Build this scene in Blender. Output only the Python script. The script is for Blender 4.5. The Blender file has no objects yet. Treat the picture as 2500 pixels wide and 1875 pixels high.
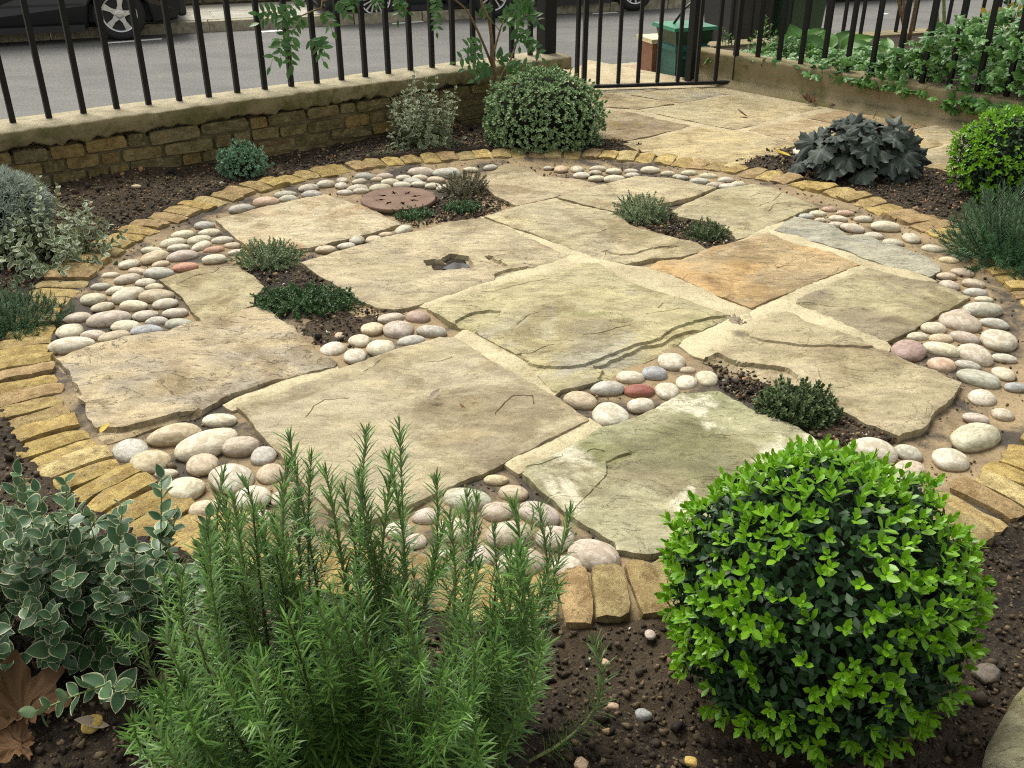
import bpy, math, random
import numpy as np
from mathutils import Vector, Matrix, geometry
random.seed(7)
RNG = np.random.default_rng(11)
R = math.radians
scene = bpy.context.scene
COL = scene.collection

# ------------------------------------------------------------------ camera, sky, sun, exposure
H, FPX, PITCH = 1.4, 2385.0, 0.4921            # eye height (m), focal length in photo pixels, downward tilt
cam = bpy.data.objects.new('camera', bpy.data.cameras.new('camera'))
COL.objects.link(cam)
cam.location = (0, 0, H)
cam.rotation_euler = (math.pi/2 - PITCH, 0, 0)
cam.data.sensor_width = 36
cam.data.lens = 36*FPX/2500
cam.data.clip_start = 0.02
cam.data.clip_end = 2000
scene.camera = cam

SUN_EL, SUN_AZ = R(58), R(-35)                 # high, veiled, from behind the far left
world = bpy.data.worlds.new('World')
scene.world = world
world.use_nodes = True
wn, wl = world.node_tree.nodes, world.node_tree.links
wn.clear()
sky = wn.new('ShaderNodeTexSky'); sky.sky_type = 'NISHITA'; sky.sun_disc = False
sky.sun_elevation = SUN_EL; sky.sun_rotation = SUN_AZ
sky.air_density = 1.0; sky.dust_density = 4.0
hs = wn.new('ShaderNodeHueSaturation'); hs.inputs['Saturation'].default_value = 0.22
bg = wn.new('ShaderNodeBackground'); bg.inputs['Strength'].default_value = 0.13
wo = wn.new('ShaderNodeOutputWorld')
wl.new(sky.outputs[0], hs.inputs['Color']); wm = wn.new('ShaderNodeMix'); wm.data_type = 'RGBA'; wm.blend_type = 'MULTIPLY'; wm.inputs[0].default_value = 1; wm.inputs[7].default_value = (1, .985, .93, 1)
wl.new(hs.outputs[0], wm.inputs[6]); wl.new(wm.outputs[2], bg.inputs[0]); wl.new(bg.outputs[0], wo.inputs[0])
sun = bpy.data.objects.new('sun', bpy.data.lights.new('sun', 'SUN'))
COL.objects.link(sun)
sun.data.energy = 1.5; sun.data.angle = R(26); sun.data.color = (1, .96, .89)
sd = Vector((math.sin(SUN_AZ)*math.cos(SUN_EL), math.cos(SUN_AZ)*math.cos(SUN_EL), math.sin(SUN_EL)))
sun.rotation_euler = sd.to_track_quat('Z', 'Y').to_euler()
scene.view_settings.view_transform = 'Standard'
scene.view_settings.look = 'None'
scene.view_settings.gamma = 1
scene.view_settings.use_curve_mapping = False
scene.view_settings.exposure = 0.98
scene.cycles.use_denoising = False             # keep the grain of stone and leaf
scene.cycles.use_adaptive_sampling = False
scene.cycles.filter_width = 1.15
scene.cycles.max_bounces = 5
scene.cycles.sample_clamp_indirect = 3.0

# ------------------------------------------------------------------ helpers
cp, sp = math.cos(PITCH), math.sin(PITCH)
def ray(x, y):
    u, v = x-1250, y-937.5
    return np.array([u, FPX*cp - v*sp, -FPX*sp - v*cp])
def G(x, y, z=0.0):                              # point of the photo on the level z
    d = ray(x, y); t = (z-H)/d[2]
    return np.array([d[0]*t, d[1]*t, z])
def GY(x, y, Y):                                 # point of the photo at distance Y
    d = ray(x, y); t = Y/d[1]
    return np.array([d[0]*t, Y, H + d[2]*t])
def GP(x, y, p0, p1):                            # point of the photo on the upright plane through p0, p1
    n = np.array([-(p1[1]-p0[1]), p1[0]-p0[0]]); d = ray(x, y)
    t = (n @ np.array(p0[:2]))/(n @ d[:2])
    return np.array([d[0]*t, d[1]*t, H + d[2]*t])
def mpp(P):                                      # metres per photo pixel at P
    return (P[1]*cp - (P[2]-H)*sp)/FPX
def depr(P):                                     # angle at which P is looked down upon
    return math.atan2(H-P[2], math.hypot(P[0], P[1]))
CROP = {'A': (0, 0, .3768), 'B': (830, 0, .3768), 'C': (1660, 0, .3797), 'D': (0, 500, .3768), 'E': (830, 500, .3768),
        'F': (1660, 500, .3797), 'L': (0, 1000, .5273), 'M': (830, 1000, .5273), 'N': (1500, 1000, .5274),
        'K': (1380, 150, .3165), 'P': (0, 0, 1.0), 'T': (850, 0, .27125), 'U': (1350, 0, .27125), 'V': (1900, 0, .27125), 'W': (450, 0, .226)}
def px(c, x, y):
    a, b, s = CROP[c]
    return (a + x*s, b + y*s)
def PX(c, *pts):
    return [px(c, *p) for p in pts]

def hash3(ix, iy, iz):
    n = (ix*374761393 + iy*668265263 + iz*2147483647 + 1013) & 0x7fffffff
    n = ((n ^ (n >> 13))*1274126177) & 0x7fffffff
    return ((n ^ (n >> 16)) & 0xffff)/32767.5 - 1
def nz(p, s=1.0, seed=0):                        # smooth value noise in -1..1 for an (n,3) array
    p = np.asarray(p, float)*s + seed*17.31
    i = np.floor(p).astype(np.int64); f = p-i
    f = f*f*(3-2*f); r = 0
    for a in (0, 1):
        for b in (0, 1):
            for c in (0, 1):
                w = (f[:, 0] if a else 1-f[:, 0])*(f[:, 1] if b else 1-f[:, 1])*(f[:, 2] if c else 1-f[:, 2])
                r = r + w*hash3(i[:, 0]+a, i[:, 1]+b, i[:, 2]+c)
    return r
def fbm(p, s, seed=0, o=3):
    return sum(nz(p, s*2**k, seed+k)/2**k for k in range(o))

def mesh(name, V, F, attrs=None, smooth=True):
    me = bpy.data.meshes.new(name)
    V = np.asarray(V, np.float32)
    if isinstance(F, np.ndarray):
        k = F.shape[1]
        me.vertices.add(len(V)); me.vertices.foreach_set('co', V.ravel())
        me.loops.add(F.size); me.loops.foreach_set('vertex_index', F.astype(np.int32).ravel())
        me.polygons.add(len(F)); me.polygons.foreach_set('loop_start', np.arange(0, F.size, k, dtype=np.int32))
        me.update(calc_edges=True)
    else:
        me.from_pydata([tuple(map(float, v)) for v in V], [], F)
    if smooth:
        me.polygons.foreach_set('use_smooth', np.ones(len(me.polygons), bool))
    for a, val in (attrs or {}).items():
        at = me.attributes.new(a, 'FLOAT', 'POINT'); at.data.foreach_set('value', np.asarray(val, np.float32))
    me.update()
    return me
def link(name, me, mat=None, parent=None, loc=None):
    if mat is not None and not me.materials: me.materials.append(mat)
    o = bpy.data.objects.new(name, me); COL.objects.link(o)
    if parent is not None: o.parent = parent
    if loc is not None: o.location = tuple(loc)
    return o
def obj(name, V, F, mat, parent=None, attrs=None, smooth=True, kind=None):
    """mesh given in world coordinates; its origin is moved to its own base"""
    V = np.asarray(V, float)
    c = np.array([(V[:, 0].min()+V[:, 0].max())/2, (V[:, 1].min()+V[:, 1].max())/2, V[:, 2].min()])
    o = link(name, mesh(name, V-c, F, attrs, smooth), mat)
    if parent is not None:
        o.parent = parent; c = c-np.array(parent.location)
    o.location = tuple(c)
    if kind: o['kind'] = kind
    return o
def tag(o, label, cat, group=None):
    o['label'] = label; o['category'] = cat
    if group: o['group'] = group
    return o
def thing(name, label, cat, loc, group=None):
    o = bpy.data.objects.new(name, None); COL.objects.link(o)
    o.empty_display_size = .05; o.location = tuple(float(v) for v in loc)
    return tag(o, label, cat, group)

class MB:                                        # collects boxes, tubes, grids into one mesh
    def __init__(s): s.V = []; s.F = []
    def add(s, V, F):
        n = len(s.V); s.V += [tuple(v) for v in V]; s.F += [tuple(i+n for i in f) for f in F]
    def box(s, c, size, axes=None):
        c = np.array(c, float); hx, hy, hz = [v/2 for v in size]
        ax = np.eye(3) if axes is None else np.array(axes, float)
        V = [c + ax[0]*hx*i + ax[1]*hy*j + ax[2]*hz*k for i in (-1, 1) for j in (-1, 1) for k in (-1, 1)]
        s.add(V, [(0, 1, 3, 2), (4, 6, 7, 5), (0, 4, 5, 1), (2, 3, 7, 6), (0, 2, 6, 4), (1, 5, 7, 3)])
    def tube(s, pts, r, n=6, cap=True):
        pts = [np.array(p, float) for p in pts]
        rs = r if hasattr(r, '__len__') else [r]*len(pts)
        base = len(s.V); up = np.array([.31, .2, .93])
        for i, p in enumerate(pts):
            d = pts[min(i+1, len(pts)-1)]-pts[max(i-1, 0)]; d = d/(np.linalg.norm(d)+1e-9)
            u = np.cross(d, up); u /= np.linalg.norm(u)+1e-9; v = np.cross(d, u)
            for k in range(n):
                a = 2*math.pi*k/n
                s.V.append(tuple(p + rs[i]*(u*math.cos(a)+v*math.sin(a))))
        for i in range(len(pts)-1):
            for k in range(n):
                k2 = (k+1) % n
                s.F.append((base+i*n+k, base+i*n+k2, base+(i+1)*n+k2, base+(i+1)*n+k))
        if cap:
            s.F.append(tuple(base+k for k in reversed(range(n))))
            s.F.append(tuple(base+(len(pts)-1)*n+k for k in range(n)))
    def lathe(s, prof, c, ax, n=32):             # profile (radius, offset along the axis)
        c = np.array(c, float); ax = np.array(ax, float)/np.linalg.norm(ax)
        u = np.cross(ax, [0.1, .2, .97]); u /= np.linalg.norm(u); v = np.cross(ax, u)
        b = len(s.V)
        for r, h in prof:
            for k in range(n):
                a = 2*math.pi*k/n
                s.V.append(tuple(c + ax*h + r*(u*math.cos(a)+v*math.sin(a))))
        for i in range(len(prof)-1):
            for k in range(n):
                k2 = (k+1) % n
                s.F.append((b+i*n+k, b+i*n+k2, b+(i+1)*n+k2, b+(i+1)*n+k))
    def build(s, name, mat, parent=None, smooth=False, kind=None):
        return obj(name, s.V, s.F, mat, parent, None, smooth, kind)

# ------------------------------------------------------------------ materials
class NT:
    def __init__(s, name):
        s.m = bpy.data.materials.new(name); s.m.use_nodes = True
        s.t = s.m.node_tree; s.t.nodes.clear()
        s.out = s.t.nodes.new('ShaderNodeOutputMaterial')
        s.b = s.t.nodes.new('ShaderNodeBsdfPrincipled')
        s.t.links.new(s.b.outputs[0], s.out.inputs[0])
    def n(s, t, **kw):
        nd = s.t.nodes.new(t)
        for k, v in kw.items(): setattr(nd, k, v)
        return nd
    def l(s, a, b): s.t.links.new(a, b)
    def val(s, nd, i, v):
        if hasattr(v, 'is_linked') or isinstance(v, bpy.types.NodeSocket): s.l(v, nd.inputs[i])
        elif isinstance(v, (tuple, list)) and len(v) == 3 and nd.inputs[i].type == 'RGBA': nd.inputs[i].default_value = (*v, 1)
        else: nd.inputs[i].default_value = v
    def coord(s, scale=(1, 1, 1), rot=0, random_off=True, kind='Object'):
        tc = s.n('ShaderNodeTexCoord'); mp = s.n('ShaderNodeMapping')
        mp.inputs['Scale'].default_value = scale; mp.inputs['Rotation'].default_value = (0, 0, rot)
        src = tc.outputs[kind]
        if random_off:
            oi = s.n('ShaderNodeObjectInfo'); ad = s.n('ShaderNodeVectorMath', operation='MULTIPLY_ADD')
            cx = s.n('ShaderNodeCombineXYZ')
            for i in range(3): s.l(oi.outputs['Random'], cx.inputs[i])
            s.l(cx.outputs[0], ad.inputs[0]); ad.inputs[1].default_value = (37, 53, 29); s.l(src, ad.inputs[2])
            src = ad.outputs[0]
        s.l(src, mp.inputs[0])
        return mp.outputs[0]
    def noise(s, co, scale, detail=4, rough=.55, dist=0):
        nd = s.n('ShaderNodeTexNoise'); s.l(co, nd.inputs['Vector'])
        nd.inputs['Scale'].default_value = scale; nd.inputs['Detail'].default_value = detail
        nd.inputs['Roughness'].default_value = rough; nd.inputs['Distortion'].default_value = dist
        return nd.outputs['Fac']
    def vor(s, co, scale, feature='F1'):
        nd = s.n('ShaderNodeTexVoronoi', feature=feature); s.l(co, nd.inputs['Vector']); nd.inputs['Scale'].default_value = scale
        return nd.outputs['Distance']
    def ramp(s, f, a, b, lo=0.0, hi=1.0):
        nd = s.n('ShaderNodeMapRange'); s.l(f, nd.inputs[0]); nd.interpolation_type = 'SMOOTHSTEP'
        nd.inputs[1].default_value = a; nd.inputs[2].default_value = b; nd.inputs[3].default_value = lo; nd.inputs[4].default_value = hi
        return nd.outputs[0]
    def math(s, op, a, b=0.0):
        nd = s.n('ShaderNodeMath', operation=op); s.val(nd, 0, a); s.val(nd, 1, b); return nd.outputs[0]
    def mix(s, f, a, b, mode='MIX'):
        nd = s.n('ShaderNodeMix', data_type='RGBA', blend_type=mode)
        s.val(nd, 0, f); s.val(nd, 6, a); s.val(nd, 7, b)
        return nd.outputs[2]
    def objcol(s): return s.n('ShaderNodeObjectInfo').outputs['Color']
    def rnd(s): return s.n('ShaderNodeObjectInfo').outputs['Random']
    def attr(s, a):
        nd = s.n('ShaderNodeAttribute'); nd.attribute_name = a; return nd.outputs['Fac']
    def bump(s, h, strength=.3, dist=.01, prev=None):
        nd = s.n('ShaderNodeBump'); s.l(h, nd.inputs['Height']); nd.inputs['Strength'].default_value = strength
        nd.inputs['Distance'].default_value = dist
        if prev is not None: s.l(prev, nd.inputs['Normal'])
        s.l(nd.outputs[0], s.b.inputs['Normal']); return nd.outputs[0]
    def done(s, col, rough=.8, spec=.3, metal=0.0):
        s.val(s.b, 'Base Color', col); s.val(s.b, 'Roughness', rough)
        s.b.inputs['Specular IOR Level'].default_value = spec; s.b.inputs['Metallic'].default_value = metal
        return s.m

def stone_mat(name, A, B, Cc, rot=.7, green=.25, seed=0, bands=.6, white=0.0, lines=.3):
    """riven sandstone: base A, bands and stains of B, patches of Cc, lichen and soil specks"""
    t = NT(name); A, B, Cc = [tuple(v*k for v, k in zip(q, (.87, .845, .795))) for q in (A, B, Cc)]
    co = t.coord(); st = t.coord(scale=(1.2, 2.8, 1), rot=rot)
    c = t.mix(t.ramp(t.noise(st, 2.2, 7, .62, .7), .40, .62, 0, bands), A, B)
    c = t.mix(t.ramp(t.noise(co, 2.1, 6, .62, .9), .48, .62, 0, .9), c, Cc)
    c = t.mix(t.ramp(t.noise(co, 3.1, 7, .66, .6), .49, .60, 0, .75), c, t.mix(1.0, c, (.58, .53, .45), 'MULTIPLY'))
    c = t.mix(t.ramp(t.noise(co, 4.5, 8, .72), .54, .66, 0, green), c, (.19, .20, .065))
    if white: c = t.mix(t.ramp(t.noise(co, 3.2, 7, .64, .5), .50, .59, 0, white), c, (.60, .58, .46))
    c = t.mix(t.ramp(t.noise(st, 8, 9, .75), .36, .64), t.mix(1.0, c, (.76, .73, .68), 'MULTIPLY'), t.mix(1.0, c, (1.16, 1.14, 1.08), 'MULTIPLY'))
    c = t.mix(t.ramp(t.noise(co, 60, 6, .8), .54, .64, 0, .6), c, t.mix(1.0, c, (.58, .53, .44), 'MULTIPLY'))
    c = t.mix(t.ramp(t.noise(co, 210, 3, .7), .45, .75, 0, .5), c, t.mix(1.0, c, (.55, .52, .44), 'MULTIPLY'))
    c = t.mix(t.ramp(t.vor(co, 20), .0, .055, .85, 0), c, (.05, .04, .025))
    # flaked beds: thin broken ledges with a dark lip
    fl = t.noise(st, 2.6, 8, .6, 1.1)
    fr = t.math('FRACT', t.math('MULTIPLY', fl, 6.0))
    ln = t.math('MULTIPLY', t.ramp(t.math('ABSOLUTE', t.math('SUBTRACT', fr, .5)), .0, .045, 1, 0), t.ramp(t.noise(co, 3.2, 4), .55, .64, 0, lines))
    c = t.mix(ln, c, t.mix(1.0, c, (.34, .28, .19), 'MULTIPLY'))
    step = t.ramp(fr, .44, .56)
    b = t.bump(step, .35+lines, .007)
    b = t.bump(t.noise(st, 12, 9, .72), .7, .008, b)
    t.bump(t.noise(co, 110, 5, .72), .45, .002, b)
    return t.done(c, t.ramp(t.noise(co, 5, 4), .3, .7, .62, .9), .3)

def simple(name, col, rough=.5, spec=.4, metal=0.0, var=.15, scale=30, bump=0.0, bdist=.002):
    t = NT(name); co = t.coord()
    c = t.mix(t.ramp(t.noise(co, scale, 5), .3, .7), tuple(v*(1-var) for v in col), tuple(min(1, v*(1+var)) for v in col))
    if bump: t.bump(t.noise(co, scale*2, 6, .65), bump, bdist)
    return t.done(c, rough, spec, metal)

def leaf_mat(name, a, b, back=None, rim=None, rough=.45, trans=.25, spec=.4, rimw=(.35, .6), vein=None):
    """leaf: colour runs from a to b with the leaf's own tint; paler back; optional variegated margin"""
    t = NT(name)
    tint = t.math('FRACT', t.math('ADD', t.attr('tint'), t.math('MULTIPLY', t.rnd(), 1.0)))
    c = t.mix(tint, a, b)
    co = t.coord(random_off=False)
    c = t.mix(t.ramp(t.noise(co, 60, 3), .35, .7, 0, .35), c, t.mix(1.0, c, (.62, .7, .55), 'MULTIPLY'))
    if rim is not None:
        wob = t.math('MULTIPLY_ADD', t.noise(co, 120, 2), .3); 
        f = t.ramp(t.math('ADD', t.attr('rim'), t.math('MULTIPLY', t.math('SUBTRACT', t.noise(co, 130, 2), .5), .5)), rimw[0], rimw[1])
        c = t.mix(f, c, rim)
    if vein is not None:
        c = t.mix(t.ramp(t.attr('rim'), .0, .16, .5, 0), c, vein)
    if back is not None:
        c = t.mix(t.n('ShaderNodeNewGeometry').outputs['Backfacing'], c, back)
    m = t.done(c, rough, spec)
    if trans:
        tr = t.n('ShaderNodeBsdfTranslucent'); t.l(c, tr.inputs[0]); mx = t.n('ShaderNodeMixShader'); mx.inputs[0].default_value = trans
        t.l(t.b.outputs[0], mx.inputs[1]); t.l(tr.outputs[0], mx.inputs[2]); t.l(mx.outputs[0], t.out.inputs[0])
    return m

def mortar_mat(name, a, b, dark=None):
    t = NT(name); co = t.coord(random_off=False)
    c = t.mix(t.ramp(t.noise(co, 5, 6, .65), .35, .65), a, b)
    if dark is not None:
        c = t.mix(t.ramp(t.noise(co, 2.6, 6, .65, .4), .46, .58, 0, .95), c, dark)
    c = t.mix(t.ramp(t.noise(co, 13, 7, .75), .52, .66, 0, .6), c, t.mix(1.0, c, (.5, .44, .35), 'MULTIPLY'))
    c = t.mix(t.ramp(t.noise(co, 130, 4, .7), .45, .7, 0, .6), c, t.mix(1.0, c, (.5, .45, .38), 'MULTIPLY'))
    c = t.mix(t.ramp(t.vor(co, 75), .0, .14, .7, 0), c, (.5, .42, .28))
    b1 = t.bump(t.noise(co, 18, 6, .65), .6, .008)
    t.bump(t.noise(co, 140, 4, .7), .6, .003, b1)
    return t.done(c, .85, .25)

M = {}
t = NT('soil'); co = t.coord(random_off=False)
c = t.mix(t.ramp(t.noise(co, 9, 7, .7), .38, .64), (.010, .0075, .005), (.036, .025, .014))
c = t.mix(t.ramp(t.noise(co, .9, 3), .45, .6, 0, .55), c, (.085, .06, .034))
c = t.mix(t.ramp(t.noise(co, 95, 5, .75), .5, .66, 0, .8), c, (.11, .078, .042))
c = t.mix(t.ramp(t.vor(co, 85), .06, .16, .55, 0), c, (.22, .16, .085))
b1 = t.bump(t.noise(co, 40, 6, .7), .9, .02)
t.bump(t.noise(co, 170, 4, .7), .8, .006, b1)
M['soil'] = t.done(c, .85, .25)
t = NT('soil_crumbs'); k = t.attr('tint')
cr = t.n('ShaderNodeValToRGB'); e = cr.color_ramp; e.interpolation = 'CONSTANT'
for i, (p_, c_) in enumerate([(0, (.014, .010, .007)), (.22, (.034, .024, .014)), (.45, (.070, .049, .027)), (.66, (.13, .094, .05)), (.86, (.25, .18, .09)), (.945, (.33, .17, .08)), (.965, (.45, .41, .33))]):
    el = e.elements[i] if i < 2 else e.elements.new(p_)
    el.position = p_; el.color = (*c_, 1)
t.l(k, cr.inputs[0]); co = t.coord(random_off=False); t.bump(t.noise(co, 220, 3), .5, .003)
M['crumbs'] = t.done(cr.outputs[0], .8, .3)
M['bed'] = mortar_mat('pointing_bed', (.30, .225, .125), (.20, .15, .088), (.05, .043, .034))
M['mortar'] = mortar_mat('pale_pointing', (.51, .45, .285), (.37, .32, .195), None)
M['pathbed'] = mortar_mat('path_pointing', (.46, .39, .245), (.34, .28, .17))
t = NT('pebble'); co = t.coord(); oc = t.objcol()
c = t.mix(t.ramp(t.noise(co, 2.2, 7, .7, .8), .40, .60), t.mix(1.0, oc, (.66, .61, .53), 'MULTIPLY'), oc)
c = t.mix(t.ramp(t.noise(co, 5, 6, .7, 1.5), .58, .66, 0, .6), c, t.mix(1.0, oc, (.62, .55, .45), 'MULTIPLY'))
c = t.mix(t.ramp(t.noise(co, 14, 5, .75), .55, .72, 0, .6), c, t.mix(1.0, oc, (.5, .44, .35), 'MULTIPLY'))
gz = t.n('ShaderNodeNewGeometry'); sx = t.n('ShaderNodeSeparateXYZ'); t.l(gz.outputs['Position'], sx.inputs[0])
low = t.ramp(t.math('ADD', sx.outputs[2], t.math('MULTIPLY', t.noise(co, 40, 3), .016)), .018, .034, .8, 0)
c = t.mix(low, c, (.30, .21, .11))              # sand and cement clinging to the foot of each stone
t.bump(t.noise(co, 6, 6, .7), .35, .004)
M['pebble'] = t.done(c, .62, .35)
t = NT('stock_brick'); co = t.coord(scale=(2.2, 1, 1)); oc = t.objcol()
c = t.mix(t.ramp(t.noise(co, 1.6, 7, .7), .38, .62), t.mix(1.0, oc, (.66, .60, .52), 'MULTIPLY'), t.mix(1.0, oc, (1.14, 1.12, 1.04), 'MULTIPLY'))
c = t.mix(t.ramp(t.noise(co, 2.0, 6, .7, .8), .52, .62, 0, .75), c, (.36, .28, .155))
c = t.mix(t.ramp(t.noise(co, 3.4, 7, .75), .55, .65, 0, .8), c, (.12, .09, .05))
c = t.mix(t.ramp(t.noise(co, 12, 6, .75), .52, .68, 0, .6), c, t.mix(1.0, oc, (.42, .37, .3), 'MULTIPLY'))
c = t.mix(t.ramp(t.vor(co, 5), .06, .16, .8, 0), c, (.07, .05, .025))
b1 = t.bump(t.noise(co, 4, 8, .75), .9, .012)
t.bump(t.noise(co, 14, 6, .7), .5, .003, b1)
M['brick'] = t.done(t.mix(1.0, c, (.92, .88, .75), 'MULTIPLY'), .9, .2)
t = NT('rough_render'); co = t.coord(random_off=False)
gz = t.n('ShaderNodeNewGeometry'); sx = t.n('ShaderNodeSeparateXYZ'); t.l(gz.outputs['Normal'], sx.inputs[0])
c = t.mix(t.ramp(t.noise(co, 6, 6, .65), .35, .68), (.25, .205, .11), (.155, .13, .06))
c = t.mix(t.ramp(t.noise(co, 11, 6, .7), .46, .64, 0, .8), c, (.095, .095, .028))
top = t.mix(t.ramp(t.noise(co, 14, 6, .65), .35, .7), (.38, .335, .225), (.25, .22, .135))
c = t.mix(t.ramp(sx.outputs[2], .55, .9), c, top)  # upright faces darker olive than the top: moss, plus shade put into the colour
c = t.mix(t.ramp(t.noise(co, 180, 4, .7), .45, .75, 0, .6), c, t.mix(1.0, c, (.5, .46, .38), 'MULTIPLY'))
b1 = t.bump(t.noise(co, 30, 7, .7), .7, .01); t.bump(t.noise(co, 200, 4, .7), .6, .003, b1)
M['coping'] = t.done(c, .9, .2)
t = NT('smooth_render'); co = t.coord(random_off=False)
c = t.mix(t.ramp(t.noise(co, 3, 6, .6), .35, .68), (.26, .215, .125), (.19, .155, .082))
c = t.mix(t.ramp(t.noise(co, 5, 6, .68), .48, .66, 0, .75), c, (.125, .12, .038))
c = t.mix(t.ramp(t.noise(co, 150, 4, .7), .5, .75, 0, .5), c, t.mix(1.0, c, (.55, .5, .42), 'MULTIPLY'))
c = t.mix(t.ramp(t.vor(co, 45), .0, .05, .6, 0), c, (.42, .37, .26))
b1 = t.bump(t.noise(co, 26, 6, .65), .35, .006); t.bump(t.noise(co, 200, 4), .5, .002, b1)
M['render'] = t.done(c, .88, .22)
t = NT('wall_mortar'); co = t.coord(random_off=False)
c = t.mix(t.ramp(t.noise(co, 8, 6, .65), .35, .68), (.19, .16, .085), (.11, .095, .05))
t.bump(t.noise(co, 50, 6, .7), .8, .01); M['wallmortar'] = t.done(c, .92, .2)
t = NT('black_iron'); co = t.coord()
c = t.mix(t.ramp(t.noise(co, 30, 6, .7), .62, .74, 0, .7), (.009, .009, .008), (.05, .026, .013))
t.bump(t.noise(co, 60, 4), .15, .002); M['iron'] = t.done(c, .6, .25)
t = NT('tarmac'); co = t.coord(random_off=False)
c = t.mix(t.ramp(t.noise(co, .8, 6, .6, .3), .35, .65), (.105, .104, .098), (.135, .132, .122))
c = t.mix(t.ramp(t.noise(t.coord(scale=(1, 3, 1), rot=-.35, random_off=False), .6, 6, .65), .45, .6, 0, .5), c, (.165, .16, .148))
c = t.mix(t.ramp(t.noise(co, 45, 5, .8), .38, .66), t.mix(1.0, c, (.74, .74, .74), 'MULTIPLY'), t.mix(1.0, c, (1.22, 1.22, 1.2), 'MULTIPLY'))
c = t.mix(t.ramp(t.vor(co, 9), .0, .04, .8, 0), c, (.4, .38, .33))
t.bump(t.noise(co, 160, 3), .5, .004); M['road'] = t.done(c, .85, .3)
t = NT('rusty_iron'); co = t.coord()
c = t.mix(t.ramp(t.noise(co, 14, 6, .65), .35, .68), (.115, .062, .036), (.17, .105, .066))
c = t.mix(t.ramp(t.noise(co, 90, 4, .7), .5, .75, 0, .5), c, (.09, .04, .025))
t.bump(t.noise(co, 120, 4), .3, .002); M['rust'] = t.done(c, .7, .35)
M['paint'] = simple('road_paint', (.72, .71, .66), .7, .3, 0, .1, 20)
M['paver'] = simple('brick_paver', (.36, .27, .17), .85, .25, 0, .3, 14, .4, .004)
M['kerb'] = simple('kerb_stone', (.30, .27, .19), .85, .25, 0, .3, 14, .4, .004)
M['farpave'] = simple('far_paving', (.34, .325, .27), .85, .25, 0, .18, 3, .3, .004)
M['farwall'] = simple('dark_stone_wall', (.13, .105, .07), .9, .2, 0, .5, 6, .8, .02)
M['bark'] = simple('bark', (.17, .115, .06), .8, .25, 0, .35, 50, .5, .003)
M['greenstem'] = simple('green_stem', (.19, .23, .075), .6, .3, 0, .3, 60)
M['twig'] = simple('twig', (.075, .052, .03), .8, .25, 0, .35, 60, .4, .002)
M['blackpaint'] = simple('black_car_paint', (.008, .008, .010), .16, .5, 0, .05, 3)
M['greenpaint'] = simple('dark_green_car_paint', (.014, .024, .020), .18, .5, 0, .05, 3)
M['greypaint'] = simple('dark_blue_car_paint', (.012, .014, .020), .18, .5, 0, .05, 3)
M['glass'] = simple('dark_car_glass', (.015, .018, .018), .06, .6, 0, .05, 3)
M['rubber'] = simple('tyre_rubber', (.022, .022, .022), .8, .3, 0, .2, 40, .3)
M['alloy'] = simple('alloy_metal', (.62, .62, .60), .32, .5, .7, .1, 30)
M['blackplastic'] = simple('black_plastic', (.014, .015, .016), .45, .45, 0, .15, 30)
M['lamp'] = simple('red_lamp_lens', (.45, .06, .01), .2, .5, 0, .05, 10)
M['binbrown'] = simple('brown_plastic', (.22, .10, .055), .55, .4, 0, .15, 20, .1)
M['bingreen'] = simple('green_plastic', (.018, .10, .082), .45, .45, 0, .15, 20, .1)
M['lidgreen'] = simple('bright_green_plastic', (.008, .15, .062), .4, .45, 0, .12, 20, .1)
M['wheelie'] = simple('dark_green_plastic', (.012, .042, .018), .45, .45, 0, .15, 20, .1)
M['cream'] = simple('worn_cream_edge', (.55, .47, .30), .7, .3, 0, .25, 40)
M['steel'] = simple('bright_steel', (.6, .6, .58), .3, .5, .8, .1, 30)
M['deadleaf'] = leaf_mat('brown_dead_leaf', (.115, .058, .028), (.17, .095, .045), None, None, .75, .1, .25)
M['yellowleaf'] = leaf_mat('yellow_leaf', (.55, .36, .03), (.62, .45, .08), None, None, .6, .15, .3)
M['drygrey'] = leaf_mat('dry_grey_leaf', (.30, .24, .17), (.40, .33, .25), None, None, .8, .1, .25)
M['purpleleaf'] = leaf_mat('purple_dead_leaf', (.14, .055, .06), (.2, .09, .085), None, None, .7, .1, .25)
M['boxnew'] = leaf_mat('box_new_leaf', (.105, .275, .007), (.225, .45, .016), None, None, .38, .3, .45)
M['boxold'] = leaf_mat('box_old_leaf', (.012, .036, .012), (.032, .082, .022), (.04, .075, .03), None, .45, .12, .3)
M['core'] = simple('shade_core', (.012, .014, .007), .9, .1, 0, .4, 40)  # near-black filler tone: deep shade is put into this colour
M['rosemary'] = leaf_mat('rosemary_needle', (.042, .115, .016), (.135, .26, .045), (.22, .29, .14), None, .42, .15, .45)
M['rosemary2'] = leaf_mat('rosemary_dark_needle', (.03, .09, .034), (.07, .16, .06), (.12, .16, .10), None, .45, .12, .4)
M['euonymus'] = leaf_mat('variegated_leaf', (.035, .092, .036), (.085, .16, .07), (.13, .19, .09), (.58, .59, .36), .42, .15, .45, (.80, .96))
M['euonymus2'] = leaf_mat('cream_edged_leaf', (.075, .12, .065), (.12, .17, .095), (.2, .22, .13), (.55, .55, .32), .5, .15, .35, (.70, .9))
M['hebe'] = leaf_mat('hebe_leaf', (.17, .29, .11), (.40, .52, .28), (.2, .3, .13), None, .5, .15, .35)
M['hebeblue'] = leaf_mat('blue_grey_leaf', (.12, .25, .14), (.26, .40, .26), None, None, .5, .15, .35)
M['silver'] = leaf_mat('silver_leaf', (.26, .31, .25), (.40, .45, .38), None, None, .7, .15, .25)
M['thymegrey'] = leaf_mat('grey_thyme_leaf', (.11, .165, .07), (.29, .35, .19), None, None, .6, .15, .3)
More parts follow.
